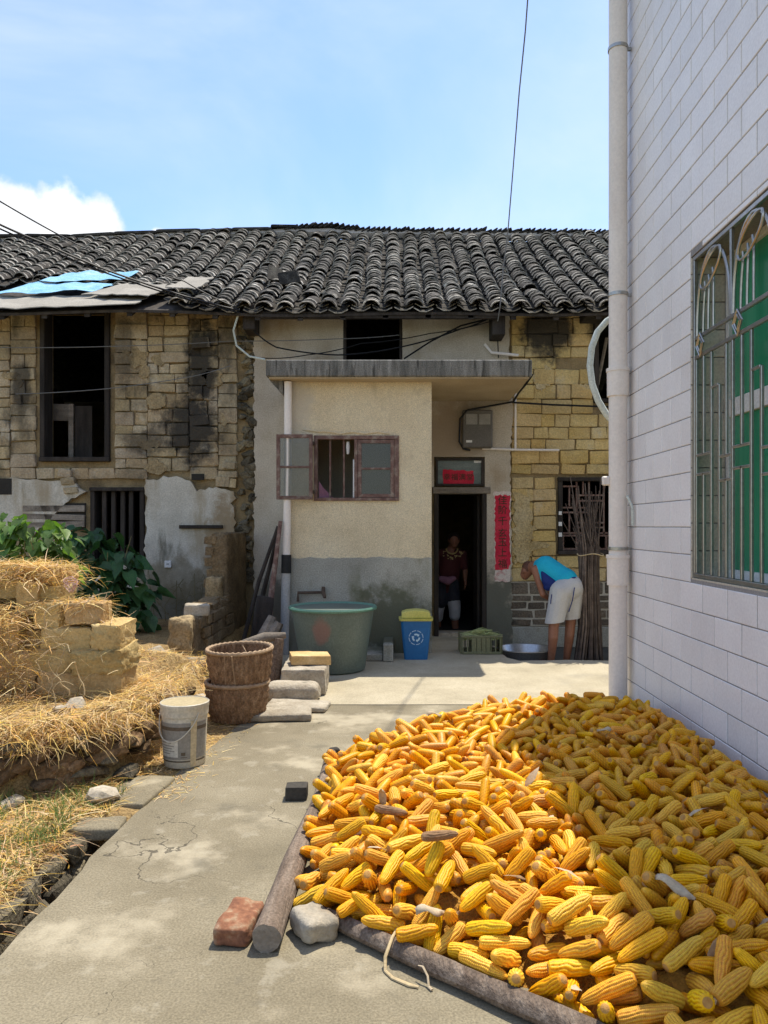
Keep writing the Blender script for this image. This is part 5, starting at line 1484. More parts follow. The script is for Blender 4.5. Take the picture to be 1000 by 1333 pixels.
for k in range(3):
    a0 = math.pi / 2 + 2 * math.pi * k / 3
    pts_o = []; pts_i = []
    for s in range(5):
        a = a0 + .55 - 1.25 * s / 4; pts_o.append((.046 * math.cos(a), .046 * math.sin(a))); pts_i.append((.027 * math.cos(a), .027 * math.sin(a)))
    ah = a0 + .55 - 1.25; tipa = ah - .42
    vs_ = [on_face(*p) for p in pts_o + pts_i] + [on_face(.056 * math.cos(ah), .056 * math.sin(ah)), on_face(.017 * math.cos(ah), .017 * math.sin(ah)), on_face(.037 * math.cos(tipa), .037 * math.sin(tipa))]
    em.add(vs_, [(s, s + 1, s + 6, s + 5) for s in range(4)] + [(10, 11, 12)])
for k in range(40):
    if k % 5 == 4: continue
    a, b2 = 2 * math.pi * k / 40, 2 * math.pi * (k + .8) / 40
    em.add([on_face(.074 * math.cos(a), .074 * math.sin(a)), on_face(.082 * math.cos(a), .082 * math.sin(a)), on_face(.082 * math.cos(b2), .082 * math.sin(b2)), on_face(.074 * math.cos(b2), .074 * math.sin(b2))], [(0, 1, 2, 3)])
em.build('recycling_emblem', M['sky_print'], bn)
# crate of beans
KX0, KX1, KYc = PX(600, 8.93), PX(655, 8.93), 8.95
ct = thing('plastic_crate', ((KX0 + KX1) / 2, KYc + .17, .004), 'olive plastic crate of green beans by the doorstep', 'crate')
for (y) in (KYc, KYc + .34):
    fbox('rim_rail', KX0, KX1, y, y + .018, .20, .225, M['crate'], ct); fbox('base_rail', KX0 + .02, KX1 - .02, y, y + .018, .006, .035, M['crate'], ct)
    for k in range(9):
        x = KX0 + .02 + (KX1 - KX0 - .055) * k / 8; fbox('slat', x, x + (.06 if 1 < k < 6 else .014), y + .004, y + .014, .035, .20, M['crate'], ct, 0)
for x in (KX0, KX1 - .018):
    fbox('end_panel', x, x + .018, KYc + .0185, KYc + .339, .006, .225, M['crate'], ct)
fbox('base', KX0 + .02, KX1 - .02, KYc + .02, KYc + .335, .006, .02, M['crate'], ct, 0)
qb = random.Random(8); bb = MB(); tt = []
fill = MB()
for k in range(150):
    x = qb.uniform(KX0 + .08, KX1 - .06); y = qb.uniform(KYc + .05, KYc + .29); ex = 1 - ((x - (KX0 + KX1) / 2) / .25) ** 2
    z = .15 + qb.random() * .12 * max(ex, .1); a = qb.uniform(-1, 1) if qb.random() < .8 else qb.uniform(0, 3); L = qb.uniform(.10, .2); b0 = len(bb.v)
    d = Vector((math.cos(a), math.sin(a) * .6, qb.uniform(-.15, .15))); p = Vector((x, y, z))
    bb.tube([p - d * L / 2, p + Vector((0, 0, .012)), p + d * L / 2], [.004, .006, .003], 5); tt += [qb.random()] * (len(bb.v) - b0)
o = bb.build('green_beans', M['bean'], None, smooth=True, fix=False); set_tint(o.data, tt)
tag(o, 'pile of long green beans heaped in the olive crate', 'beans', None, 'stuff')
# wash basin
wb_ = MB(); wb_.lathe([(.22, -.148), (.24, -.145), (.32, .03), (.345, .045), (.345, .052), (.315, .05), (.235, -.13), (.001, -.135)], (PX(684, 9.15), 9.15, 0), 36)
tag(wb_.build('wash_basin', M['metal'], None, smooth=True), 'wide dull metal wash basin on the wet ground below the bending man', 'basin')
# bundle of sticks
sb = thing('stick_bundle', (2.27, 8.92, -.15), 'tall bundle of grey-brown sticks tied with twine and leaning by the drainpipe', 'stick bundle')
qs = random.Random(17)
for k in range(64):
    a = qs.uniform(0, 6.28); r = math.sqrt(qs.random())
    bx, by = 2.26 + .19 * r * math.cos(a), 8.98 + .12 * r * math.sin(a)
    topz = qs.uniform(1.35, 2.0) if k > 8 else qs.uniform(1.9, 2.1)
    tx_, ty_ = 2.27 + .16 * r * math.cos(a) + qs.gauss(-.03, .07), 8.99 + .12 * r * math.sin(a) + qs.gauss(.05, .04)
    mx, my = 2.275 + .12 * r * math.cos(a), 8.97 + .10 * r * math.sin(a)
    pts = [(bx, by, -.148), (mx + qs.gauss(0, .014), my, .35), (mx + qs.gauss(0, .014), my, .85), (mx * .98 + tx_ * .02 + qs.gauss(0, .012), my, 1.25), (tx_, ty_, topz)]
    b_ = MB(); b_.tube(pts, [qs.uniform(.009, .016), .012, .011, .009, .005], 5); b_.build('stick', M['stick'], sb, smooth=True, fix=False)
b_ = MB(); b_.tube([(2.275 + .15 * math.cos(t), 8.97 + .125 * math.sin(t), 1.17 + .012 * math.sin(3 * t)) for t in [2 * math.pi * k / 20 for k in range(21)]], .006, 5); b_.build('twine', M['vine'], sb)
# baskets
def basket_mesh(r0, r1, h, ns=44, nr=11):
    nth = ns * 4; nz = nr * 4
    b = MB(); vs_ = []
    for i in range(nz + 1):
        t = i / nz; rr = r0 + (r1 - r0) * (t ** .8) + .012 * math.sin(math.pi * t)
        for k in range(nth):
            th = 2 * math.pi * k / nth
            w = math.cos(ns * th / 1.0) * math.sin(math.pi * nr * t)
            s = max(0, math.cos(ns * th)) ** 2
            r = rr + .0045 * w + .008 * s
            vs_.append((r * math.cos(th), r * math.sin(th), h * t))
    b.add(vs_, [(i * nth + k, i * nth + (k + 1) % nth, (i + 1) * nth + (k + 1) % nth, (i + 1) * nth + k) for i in range(nz) for k in range(nth)])
    me = b.mesh('weave'); me.materials.append(M['wicker']); me.shade_smooth(); return me
def basket(loc, tilt, r0, r1, h, label, hoop):
    t = thing('wicker_basket', loc, label, 'basket', 'stacked wicker baskets')
    M4 = Matrix.Translation(loc) @ Euler(tilt).to_matrix().to_4x4()
    w = piece('weave', basket_mesh(r0, r1, h), t, M4)
    so_ = w.modifiers.new('thickness', 'SOLIDIFY'); so_.thickness = .012; so_.offset = -1
    b = MB(); n = 72
    b.tube([M4 @ Vector(((r1 + .001) * math.cos(2 * math.pi * k / n), (r1 + .001) * math.sin(2 * math.pi * k / n), h + .004 * (k % 2))) for k in range(n + 1)], [.0135 + .0035 * (k % 2) for k in range(n + 1)], 7)
    b.build('rim', M['wicker_rim'], t, smooth=True)
    b = MB(); b.lathe([(r0 - .004, .004), (.001, .006)], (0, 0, 0), 24, M4=M4); b.build('base', M['wicker'], t)
    if hoop:
        for a0 in (3.75, 4.15, 5.35):
            b = MB(); b.tube([M4 @ Vector(((r0 + (r1 - r0) * u + .014) * math.cos(a0 + .12 * u * (1 if a0 < 4 else -1)), (r0 + (r1 - r0) * u + .014) * math.sin(a0 + .12 * u), h * u)) for u in (.1, .4, .7, 1.0)], .006, 5); b.build('stave', M['wicker_rim'], t)
        for a0, a1 in ((2.6, 3.4), (1.1, 5.6)):
            b = MB(); b.tube([M4 @ Vector(((r1 - .005) * math.cos(a0), (r1 - .005) * math.sin(a0), h - .01)), M4 @ Vector((r0 * .8 * math.cos(a1), r0 * .8 * math.sin(a1), h * .35))], .004, 5); b.build('loose_cane', M['wicker_rim'], t)
    return t
basket((PX(309, 6.0), 6.0, .0), (0, 0, 0), .19, .238, .285, 'lower wicker basket holding another basket, beside the paint bucket', False)
basket((PX(313.5, 6.0), 6.0, .215), (.02, -.035, .6), .185, .247, .33, 'upper wicker basket nested in another, with a braided rim', True)
# paint bucket
UX, UY = PX(240.5, 4.86), 4.86
bk_ = thing('paint_bucket', (UX, UY, .0), 'white plastic paint bucket with a faded label and wire handle', 'bucket')
b_ = MB(); b_.lathe([(.122, .002), (.127, .01), (.134, .15), (.141, .315), (.1465, .318), (.148, .338), (.149, .362), (.151, .366), (.152, .392), (.147, .396), (.1435, .39)], (UX, UY, 0), 48); b_.build('body', M['bucket'], bk_, smooth=True)
b_ = MB(); b_.lathe([(.1434, .391), (.139, .315), (.130, .08), (.124, .012), (.001, .011)], (UX, UY, 0), 48); b_.build('inside', M['bucket_in'], bk_, smooth=True)
def wrap(nm, a0, a1, z0, z1, m, lift=.003, slope=0.0):
    n = max(2, int((a1 - a0) / 6)); b = MB(); vs_ = []
    for k in range(n + 1):
        a = R(a0 + (a1 - a0) * k / n)
        for z in (z0, z1):
            zz = z + slope * (k / n)
            r = float(np.interp(zz, [.0, .15, .315], [.124, .134, .141])) + lift; vs_.append((UX + r * math.cos(a), UY + r * math.sin(a), zz))
    b.add(vs_, [(2 * k, 2 * k + 2, 2 * k + 3, 2 * k + 1) for k in range(n)]); return b.build(nm, m, bk_, smooth=True)
wrap('label', 182, 352, .06, .285, M['print_grey'])
wrap('label_stripe', 182, 352, .240, .262, M['print_brown'], .0042)
wrap('label_badge', 186, 212, .215, .275, M['print_brown'], .005)
wrap('label_panel', 203, 268, .075, .178, M['print_white'], .0042)
for k, (a1, zz) in enumerate(((250, .16), (258, .142), (252, .126), (259, .11), (246, .094))): wrap('label_line', 212, a1, zz, zz + .0055, M['print_grey'], .0054)
wrap('label_mark', 276, 287, .085, .105, M['print_brown'], .0042); wrap('label_mark', 275, 292, .072, .076, M['print_brown'], .0042)
wrap('tape_strip', 300, 316, .012, .30, M['tape'], .0054)
wrap('dirt_band', 182, 352, .043, .052, M['print_brown'], .0042)
b_ = MB(); b_.tube([(UX + .153 * math.cos(R(a)), UY + .153 * math.sin(R(a)) - .012 * math.sin(R((a - 180) / 140 * 180)), .345 - .17 * math.sin(R((a - 180) / 140 * 180)) ** .8 if 180 < a < 320 else .345) for a in range(180, 321, 7)], .0035, 6); b_.build('wire_handle', M['bucket'], bk_, smooth=True)
# stones and timber by the tub
put('stone_block', rough_block('stone_block', (.40, .72, .235), 11, M['stone'], .025, .014, 9), (-.83, 7.13, .12), (0, 0, .04), 'large pale rectangular stone block in front of the tub', 'stone')
put('timber_block', rough_block('timber_block', (.36, .25, .085), 12, M['wood_pale'], .01, .008), (-.79, 7.08, .285), (.02, .03, .22), 'short split timber block lying on the pale stone block', 'timber block')
put('stone', rough_block('stone', (.46, .26, .16), 13, M['stone'], .06, .016, 9), (-.885, 6.60, .08), (0, .0, -.05), 'low half-round stone leaning against the pale stone block', 'stone')
put('flagstone', rough_block('flagstone', (.48, .30, .06), 14, M['stone'], .02, .012), (-.90, 6.02, .03), (0, 0, .1), 'front flat flagstone on the ground beside the baskets', 'stone')
put('flagstone', rough_block('flagstone', (.50, .30, .05), 15, M['stone'], .02, .012), (-.80, 6.32, .026), (0, .02, -.08), 'rear flat flagstone below the half-round stone', 'stone')
put('flagstone', rough_block('flagstone', (.27, .46, .05), 16, M['concrete'], .02, .008), (-1.455, 4.33, .0), (0, 0, -.10), 'pale flat slab bridging the drain beside the paint bucket', 'stone')
put('drain_cover', rough_block('drain_cover', (.26, .17, .07), 17, M['concrete'], .02, .01), (-1.50, 3.86, -.02), (0, 0, .1), 'small broken slab over the end of the open drain', 'stone')
# tools and poles in the nook
def pole(name, pts, rad, m, label, cat, n=8):
    b = MB(); b.tube(pts, rad, n); return tag(b.build(name, m, None, smooth=True), label, cat)
pole('pole', [(PX(312, 8.95), 8.95, .0), (-1.60, 8.98, .85), (-1.375, 9.0, 1.5)], [.026, .024, .02], M['wood_dark'], 'thin grey pole leaning on the kitchen downspout', 'pole')
pole('hoe_handle', [(PX(343, 8.8), 8.8, .0), (-1.43, 8.88, .75), (-1.335, 8.92, 1.56)], [.055, .034, .022], M['wood_red'], 'reddish wooden tool handle leaning on the kitchen downspout', 'tool handle')
pole('pole', [(PX(325, 9.3), 9.3, .0), (-1.56, 9.2, .8), (-1.40, 9.1, 1.38)], [.03, .028, .02], M['wood_dark'], 'short dark pole leaning behind the other poles in the nook', 'pole')
put('leaning_board', rough_block('leaning_board', (.20, .05, .72), 18, M['wood_dark'], .02, .01), (-1.50, 8.55, .36), (-.12, .14, .1), 'dark board leaning in the nook behind the baskets', 'board')
pole('stump', [(-1.46, 8.2, .0), (-1.42, 8.25, .3), (-1.33, 8.32, .52)], [.075, .08, .05], M['wood_grey'], 'short pale timber roll propped behind the curved beam', 'timber')
pole('stump', [(-1.36, 8.1, .0), (-1.33, 8.15, .28), (-1.24, 8.2, .47)], [.06, .07, .05], M['wood_grey'], 'second pale timber roll propped against the first one', 'timber')
pole('curved_beam', [P(250, 873, 6.9), P(275, 862, 6.95), P(320, 839, 7.0), P(345, 830, 7.05), P(372, 827, 7.1)], [.04, .055, .05, .05, .028], M['wood_grey'], 'curved wooden plough beam lying behind the wicker baskets', 'beam', 10)
pole('beam_prop', [(-1.13, 7.06, 0), (-1.10, 7.06, .2), (-1.07, 7.06, .47)], [.06, .055, .045], M['bark'], 'short dark post carrying the end of the curved beam', 'post')
# ================================================================ ruin on the terrace
adobe = [rough_block('adobe', (1, 1, 1), 70 + s, M['stone_tan'], .05, .075, 8) for s in range(6)]
qa = random.Random(41)
rw = thing('ruined_wall', (-2.1, 5.1, .38), 'crumbling stub of an adobe wall on the straw-covered terrace', 'wall')
TOPS = []
def adobe_block(px0, px1, py0, py1, d, dep, par, jitter=.0):
    x0, x1, z1, z0 = PX(px0, d), PX(px1, d), PZ(py0, d), PZ(py1, d)
    c = Vector(((x0 + x1) / 2, d + dep / 2, (z0 + z1) / 2))
    piece('adobe_block', qa.choice(adobe), par, Matrix.Translation(c) @ Euler((qa.gauss(0, .02), qa.gauss(0, .025), qa.gauss(0, .05))).to_matrix().to_4x4() @ Matrix.Diagonal((x1 - x0 + .004, dep, z1 - z0 + .004, 1)))
    TOPS.append((x0, x1, d, d + dep, z1))
for (a, b, c, d_, e, f) in ((46, 100, 878, 918, 4.98, .34), (100, 156, 876, 918, 4.97, .36), (40, 92, 846, 879, 5.0, .32), (91, 158, 845, 877, 4.96, .36), (52, 118, 818, 847, 5.02, .3), (117, 155, 813, 846, 4.98, .34), (44, 76, 786, 819, 5.06, .26), (85, 111, 785, 813, 5.05, .22), (107, 132, 786, 812, 5.03, .2),
                            (20, 48, 758, 800, 5.12, .3), (-6, 26, 800, 850, 5.05, .3), (-10, 44, 850, 905, 5.0, .36), (26, 78, 738, 766, 5.25, .3), (-40, 24, 736, 780, 5.2, .32), (30, 76, 764, 790, 5.16, .28), (-60, -8, 790, 860, 5.0, .4), (-60, -10, 858, 910, 4.95, .4)):
    adobe_block(a, b, c, d_, e, f, rw)
b_ = MB(); b_.box(PX(-80, 5.2), PX(140, 5.2), 5.14, 5.34, .3, .80); b_.box(PX(-80, 5.2), PX(60, 5.3), 5.3, 5.5, .3, 1.1); b_.build('core', M['stone_tan'], rw)
# side wall stub running out from the house
sw = thing('side_wall', (-2.1, 9.0, .05), 'stepped remnant of a brick side wall joining the old house', 'wall')
M['brick_brown'] = mat('brown_mud_brick', [(.14, .10, .055), (.23, .165, .09), (.34, .25, .14)], 3, 8, .95, .9, 30, .025, var=.15, fine=(45, .25))
def mass(dims, seed, m, c, rot=(0, 0, 0), ch=.03, amp=.035, div=16):
    piece('wall_mass', rough_block('wall_mass', dims, seed, m, ch, amp, div), sw, Matrix.Translation(c) @ Euler(rot).to_matrix().to_4x4())
mass((.21, 1.16, 1.50), 201, M['brick_brown'], (-2.13, 9.86, .66))
mass((.20, .34, .95), 202, M['mud_patch'], (-2.20, 9.36, .42), (.03, .02, .05))
mass((.20, 1.75, .66), 203, M['brick_brown'], (-2.13, 8.62, .25), (.02, 0, .0))
mass((.22, .30, .60), 204, M['mud_patch'], (-2.17, 7.78, .27), (0, .04, .1))
mass((.25, .26, .12), 205, M['stone'], (-2.10, 8.12, .62), (0, .06, .2), .02, .015, 8)
swm = [chip_box('side_brick', .06, .05, 80 + s, M['brick_brown']) for s in range(5)]
for r in range(5):
    y = 7.9 + (.12 if r % 2 else 0)
    while y < 9.3:
        w = qa.uniform(.22, .32)
        if qa.random() < .72: piece('brick', qa.choice(swm), sw, Matrix.Translation((-2.035 + qa.uniform(-.012, .012), y + w / 2, .0 + r * .125)) @ Euler((qa.gauss(0, .03), 0, qa.gauss(0, .03))).to_matrix().to_4x4() @ Matrix.Diagonal((.08, w - .015, .11, 1)))
        y += w
for k in range(7):
    piece('brick', qa.choice(swm), sw, Matrix.Translation((-2.14 + qa.uniform(-.03, .03), 8.3 + k * .2, .60 + qa.uniform(-.01, .03))) @ Euler((qa.gauss(0, .08), qa.gauss(0, .08), qa.gauss(0, .2))).to_matrix().to_4x4() @ Matrix.Diagonal((.20, .18, .08, 1)))
for r in range(7):
    piece('brick', qa.choice(swm), sw, Matrix.Translation((-2.23 + qa.uniform(-.04, .02), 9.30 + qa.uniform(-.02, .06), .55 + r * .13)) @ Euler((0, qa.gauss(0, .08), qa.gauss(0, .12))).to_matrix().to_4x4() @ Matrix.Diagonal((qa.uniform(.09, .16), .12, .10, 1)))
# retaining stones in the face of the terrace
rs = thing('retaining_wall', (-1.8, 4.4, 0), 'rough low stone and brick edge holding up the straw-covered terrace', 'wall')
M['clod'] = mat('earth_clod', [(.10, .06, .032), (.18, .115, .06), (.27, .18, .10)], 6, 7, .97, .9, 34, .02, var=.3, fine=(45, .25))
rsm = [rock_mesh('retaining_stone', 90 + s, 24, .75, M['rubble']) for s in range(4)] + [rock_mesh('retaining_clod', 95 + s, 26, .8, M['clod']) for s in range(4)]
for k in range(46):
    t = qa.random()
    if k < 26: x, y, yaw = -1.625 - .52 * t, 4.52 - .44 * t + .02, .72
    else: x, y, yaw = -1.60, 4.55 + 1.3 * t, 1.57
    z = qa.uniform(.02, .30)
    piece('retaining_stone', qa.choice(rsm[3:]), rs, Matrix.Translation((x, y, z)) @ Euler((qa.gauss(0, .1), qa.gauss(0, .1), yaw + qa.gauss(0, .15))).to_matrix().to_4x4() @ Matrix.Diagonal((qa.uniform(.12, .26), qa.uniform(.10, .16), qa.uniform(.06, .11), 1)))
# rough masonry edge of the open drain
dk = thing('drain_edge', (-1.56, 3.0, -.1), 'broken masonry edge along the open drain beside the concrete yard', 'drain edge')
y = 1.6
while y < 3.85:
    w = qa.uniform(.12, .26)
    piece('edge_stone', qa.choice(rsm[:4]), dk, Matrix.Translation((-1.565 + qa.uniform(-.02, .015), y + w / 2, -.06 + qa.uniform(-.02, .012))) @ Euler((qa.gauss(0, .06), qa.gauss(0, .06), 1.57 + qa.gauss(0, .1))).to_matrix().to_4x4() @ Matrix.Diagonal((w, .10, .12, 1)))
    piece('edge_stone', qa.choice(rsm[:4]), dk, Matrix.Translation((-1.56 + qa.uniform(-.02, .015), y + w / 2, -.17 + qa.uniform(-.02, .012))) @ Euler((0, qa.gauss(0, .06), 1.57 + qa.gauss(0, .1))).to_matrix().to_4x4() @ Matrix.Diagonal((w * 1.1, .10, .13, 1)))
    y += w
# loose stones
for (px, py, dd, s, lb) in ((97, 915, 4.72, .13, 'grey broken stone lying on the terrace below the adobe stub'), (14, 1058, 4.02, .11, 'small grey stone in the straw near the foot of the terrace'), (128, 1046, 4.15, .17, 'flat pale stone beside the foot of the retaining wall'),
                            (255, 829, 7.5, .2, 'flat pale stone on the straw before the side wall'), (205, 838, 7.2, .18, 'flat pale stone half buried in the straw behind the adobe stub'), (280, 905, 6.6, .14, 'small rough stone beside the baskets'), (262, 890, 6.6, .12, 'small dark stone under the end of the curved beam'), (78, 925, 4.6, .08, 'pebble-sized pale stone on the terrace edge')):
    x = PX(px, dd); z = float(terr(x, dd)) + s * .18
    stone('stone', rock_mesh('stone', int(px), 24, .6, M['stone']), (x, dd, z), (qa.uniform(-.2, .2), qa.uniform(-.2, .2), qa.uniform(0, 3)), (s * 1.3, s, s * .6), lb)

# ================================================================ straw and grass
def blades(name, pts, Lr, w, mat_, lift=(.0, .5), seg=3, seed=0, droop=.6, dirs=None):
    q = np.random.default_rng(seed); n = len(pts); p = np.array(pts, float)
    az = q.uniform(0, 2 * np.pi, n); el = q.uniform(lift[0], lift[1], n)
    L = q.uniform(Lr[0], Lr[1], n) * (.6 + .8 * q.random(n) ** 2); ww = w * q.uniform(.6, 1.4, n)
    d = np.stack([np.cos(az) * np.cos(el), np.sin(az) * np.cos(el), np.sin(el)], 1)
    sd = np.stack([-np.sin(az), np.cos(az), q.uniform(-.6, .6, n)], 1)
    crv = q.normal(0, .5, n)
    vs_ = np.zeros((n, (seg + 1) * 2, 3))
    pos = p.copy()
    for k in range(seg + 1):
        f = (1 - .75 * k / seg)
        vs_[:, 2 * k] = pos - sd * (ww * f)[:, None]; vs_[:, 2 * k + 1] = pos + sd * (ww * f)[:, None]
        pos = pos + d * (L / seg)[:, None]
        d = d + np.stack([-np.sin(az) * crv, np.cos(az) * crv, -droop * q.uniform(.2, 1.0, n)], 1) * (1.0 / seg)
        d /= np.linalg.norm(d, axis=1)[:, None]
    V = vs_.reshape(-1, 3); nv = (seg + 1) * 2
    base = (np.arange(n) * nv)[:, None]
    F = np.concatenate([base + np.array([2 * k, 2 * k + 1, 2 * k + 3, 2 * k + 2]) for k in range(seg)], 0)
    me = bpy.data.meshes.new(name); me.from_pydata(V.tolist(), [], F.tolist())
    set_tint(me, np.repeat(q.random(n), nv))
    return link_mesh(name, me, None, mat_)
qn = np.random.default_rng(77)
def scatter(n, x0, x1, y0, y1, dens=None):
    x = qn.uniform(x0, x1, n); y = y0 + (y1 - y0) * qn.random(n) ** 1.0
    if dens is not None:
        k = qn.random(n) < dens(x, y); x, y = x[k], y[k]
    return np.stack([x, y, terr(x, y) + .004], 1)
def dn_straw(x, y):
    d = .50 + .55 * fbm(x, y, 1.7, 31)
    d = np.where(x > -1.60, d * .35 * (y > 4.4), d)
    d = np.where((y < 3.98) & (x > -1.58), 0, d)
    d = np.where((x > -2.0) & (y > 7.7), .06, d)
    d = np.where(np.abs(x + 1.62) < .16, np.maximum(d, .6), d)
    return d
s1 = scatter(30000, -4.2, -1.42, 2.2, 8.0, dn_straw)
s2 = scatter(22000, -3.0, -1.5, 2.6, 5.6, dn_straw)
o = blades('dry_straw', np.concatenate([s1, s2]), (.07, .2), .0022, M['straw'], (-.15, .55), seed=1, droop=.9)
tag(o, 'tangled dry golden straw covering the dirt plot and terrace', 'straw', None, 'stuff')
s3 = scatter(16000, -4.2, -1.42, 2.2, 7.8, lambda x, y: dn_straw(x, y) * (fbm(x, y, 2.6, 61) > -.05))
o = blades('brown_straw', s3, (.05, .16), .0026, M['brown_straw'], (-.1, .6), seed=2, droop=.8)
tag(o, 'brown withered grass mixed into the straw on the plot', 'straw', None, 'stuff')
# straw lodged on top of the ruin
tp_ = []
for (x0, x1, y0, y1, z) in TOPS:
    k = 150 if z > .95 else 45
    tp_.append(np.stack([qn.uniform(x0 - .02, x1, k), qn.uniform(y0 - .02, y1, k), np.full(k, z) + qn.uniform(-.03, .02, k)], 1))
mz = np.stack([qn.normal(PX(30, 5.3), .17, 2600), qn.normal(5.33, .12, 2600), 1.10 + qn.uniform(0, .14, 2600)], 1)
tp_.append(mz)
lf = np.stack([qn.normal(PX(0, 4.9), .14, 1500), qn.normal(4.9, .12, 1500), qn.uniform(.4, 1.0, 1500)], 1); tp_.append(lf)
o = blades('straw_on_ruin', np.concatenate(tp_), (.08, .2), .0024, M['straw'], (-.4, .6), seed=3, droop=1.0)
tag(o, 'dry straw heaped on top of the crumbling adobe stub', 'straw', None, 'stuff')
# strands hanging over the terrace edge
t_ = qn.random(1900)
ex = np.where(t_ < .5, -1.62 - 1.0 * t_, -1.61); ey = np.where(t_ < .5, 4.52 - .86 * t_, 4.5 + (t_ - .5) * 4)
ep = np.stack([ex + qn.normal(0, .04, 1900), ey + qn.normal(0, .04, 1900), qn.uniform(.28, .44, 1900)], 1)
o = blades('hanging_straw', ep, (.08, .20), .0022, M['straw'], (-.6, .3), seed=4, droop=1.6)
tag(o, 'dry strands drooping over the edge of the terrace', 'straw', None, 'stuff')
gp = scatter(9000, -2.3, -1.5, 2.4, 4.3, lambda x, y: np.where((y < 3.98) & (x > -1.60), 0, np.clip(.25 + 1.2 * fbm(x, y, 2.4, 51), 0, 1)))
o = blades('green_grass', gp, (.04, .11), .0024, M['grass'], (.4, 1.4), seed=5, droop=.7)
tag(o, 'sparse green grass along the edge of the open drain', 'grass', None, 'stuff')
dg_ = np.stack([qn.normal(-1.60, .025, 900), qn.uniform(2.3, 4.0, 900), qn.uniform(-.14, .0, 900)], 1)
o = blades('drain_weeds', dg_, (.04, .11), .0028, M['brown_straw'], (-.3, .7), seed=6, droop=1.0)
tag(o, 'withered weeds hanging into the open drain', 'grass', None, 'stuff')
# litter of straw bits at the slab edge
lp = np.stack([np.abs(qn.normal(0, .13, 900)) * 1 - 1.42, qn.uniform(4.2, 6.3, 900), np.full(900, .004)], 1)
o = blades('straw_litter', lp, (.03, .09), .0016, M['straw'], (-.02, .08), seed=8, droop=.1)
tag(o, 'loose bits of straw scattered on the edge of the concrete', 'straw', None, 'stuff')

# dry bean vines twisting over the ruin
qv = random.Random(55)
for k, (px, py, d) in enumerate(((30, 905, 4.78), (55, 890, 4.85), (75, 880, 4.85), (20, 850, 4.85), (90, 905, 4.8), (45, 960, 4.45), (110, 905, 4.8), (10, 985, 4.25), (98, 800, 5.0), (60, 830, 4.92))):
    p = P(px, py, d); pts = [p]; v = Vector((qv.gauss(0, .5), qv.gauss(-.1, .15), 1)).normalized()
    L = qv.uniform(.3, .6); n = 16
    for s in range(n):
        v = (v + Vector((qv.gauss(0, .42), qv.gauss(0, .2), qv.gauss(-.10 if s > 6 else .05, .35)))).normalized(); pts.append(pts[-1] + v * L / n)
    b_ = MB(); b_.tube(pts, [.0045 - .003 * s / n for s in range(n + 1)], 5)
    tag(b_.build('dry_vine', M['vine'], None, smooth=True, fix=False), 'pale dry vine curling over the adobe stub and straw', 'vine', 'dry vines on the ruin')
b_ = MB(); pts = []
for s in range(46):
    t = s / 45; a = t * 2 * math.pi * 4.5
    pts.append(P(92 + 7 * math.sin(a) + 3 * math.sin(2.3 * a), 775 - 30 * abs(math.sin(a * .5)) * (1 - .4 * t) - 4 * math.cos(a), 5.1 + .02 * math.cos(a * 1.7)))
b_.tube(pts, .0028, 5)
M['pink_string'] = mat('faded_pink_string', [(.55, .30, .28), (.62, .45, .36)], 8, 3, .8, 0)
tag(b_.build('tangled_string', M['pink_string'], None, smooth=True, fix=False), 'tangle of faded pink string standing on the adobe stub', 'string')

# ================================================================ shrubs
def leaf_mesh(name, m, seed):
    q = random.Random(seed)
    L, W = 1.0, .78
    prof = [(0, .0), (-.06, .30), (.12, .46), (.38, .44), (.66, .25), (1.0, 0)]
    v = [(0, 0, 0)]; mid = [(0, 0), (.02, 0), (.14, 0), (.4, 0), (.68, 0), (1, 0)]
    vs_ = []
    for (x, w), (mx, _) in zip(prof, mid):
        fold = .22 * w; dr = -.28 * x * x
        vs_ += [(x, w * W, fold + dr + q.gauss(0, .015)), (mx, 0, dr - .02), (x, -w * W, fold + dr + q.gauss(0, .015))]
    f = []
    for k in range(5):
        a = 3 * k; f += [(a, a + 3, a + 4, a + 1), (a + 1, a + 4, a + 5, a + 2)]
    me = bpy.data.meshes.new(name); me.from_pydata(vs_, [], f); me.materials.append(m); me.shade_smooth(); return me
lm_a = [leaf_mesh('leaf', M['leaf'], s) for s in range(3)]; lm_b = [leaf_mesh('leaf', M['leaf_shaded'], 9 + s) for s in range(3)]
def shrub(name, base, blobs, n, size, meshes, label, seed, nst=9):
    q = random.Random(seed)
    t = thing(name, base, label, 'shrub')
    st = MB(); tips = []
    for k in range(nst):
        c, r = blobs[k % len(blobs)]
        tip = Vector(c) + Vector((q.gauss(0, .5) * r[0], q.gauss(0, .5) * r[1], q.uniform(.1, .8) * r[2]))
        b = Vector(base) + Vector((q.uniform(-.15, .15), q.uniform(-.1, .1), -.02))
        mid = b.lerp(tip, .5) + Vector((q.gauss(0, .08), q.gauss(0, .08), .1))
        st.tube([b, b.lerp(mid, .5) + Vector((0, 0, .03)), mid, tip], [.012, .010, .008, .003], 5); tips.append((b, mid, tip))
    st.build('stem', M['stem'], t, smooth=True, fix=False)
    for i in range(n):
        c, r = blobs[i % len(blobs)]
        d = Vector((q.gauss(0, 1), q.gauss(0, 1), q.gauss(0, 1))).normalized() * (q.random() ** .38)
        p = Vector(c) + Vector((d.x * r[0], d.y * r[1], d.z * r[2]))
        s = size * q.uniform(.6, 1.25)
        out = Vector((d.x + q.gauss(0, .4), d.y - .35 + q.gauss(0, .4), q.uniform(-.9, .15)))
        yaw = math.atan2(out.y, out.x)
        piece('leaf', q.choice(meshes), t, Matrix.Translation(p) @ Euler((q.gauss(0, .35), q.uniform(.0, .95), yaw), 'XYZ').to_matrix().to_4x4() @ Matrix.Scale(s, 4))
    return t
g0 = lambda x, y: (x, y, float(terr(x, y)))
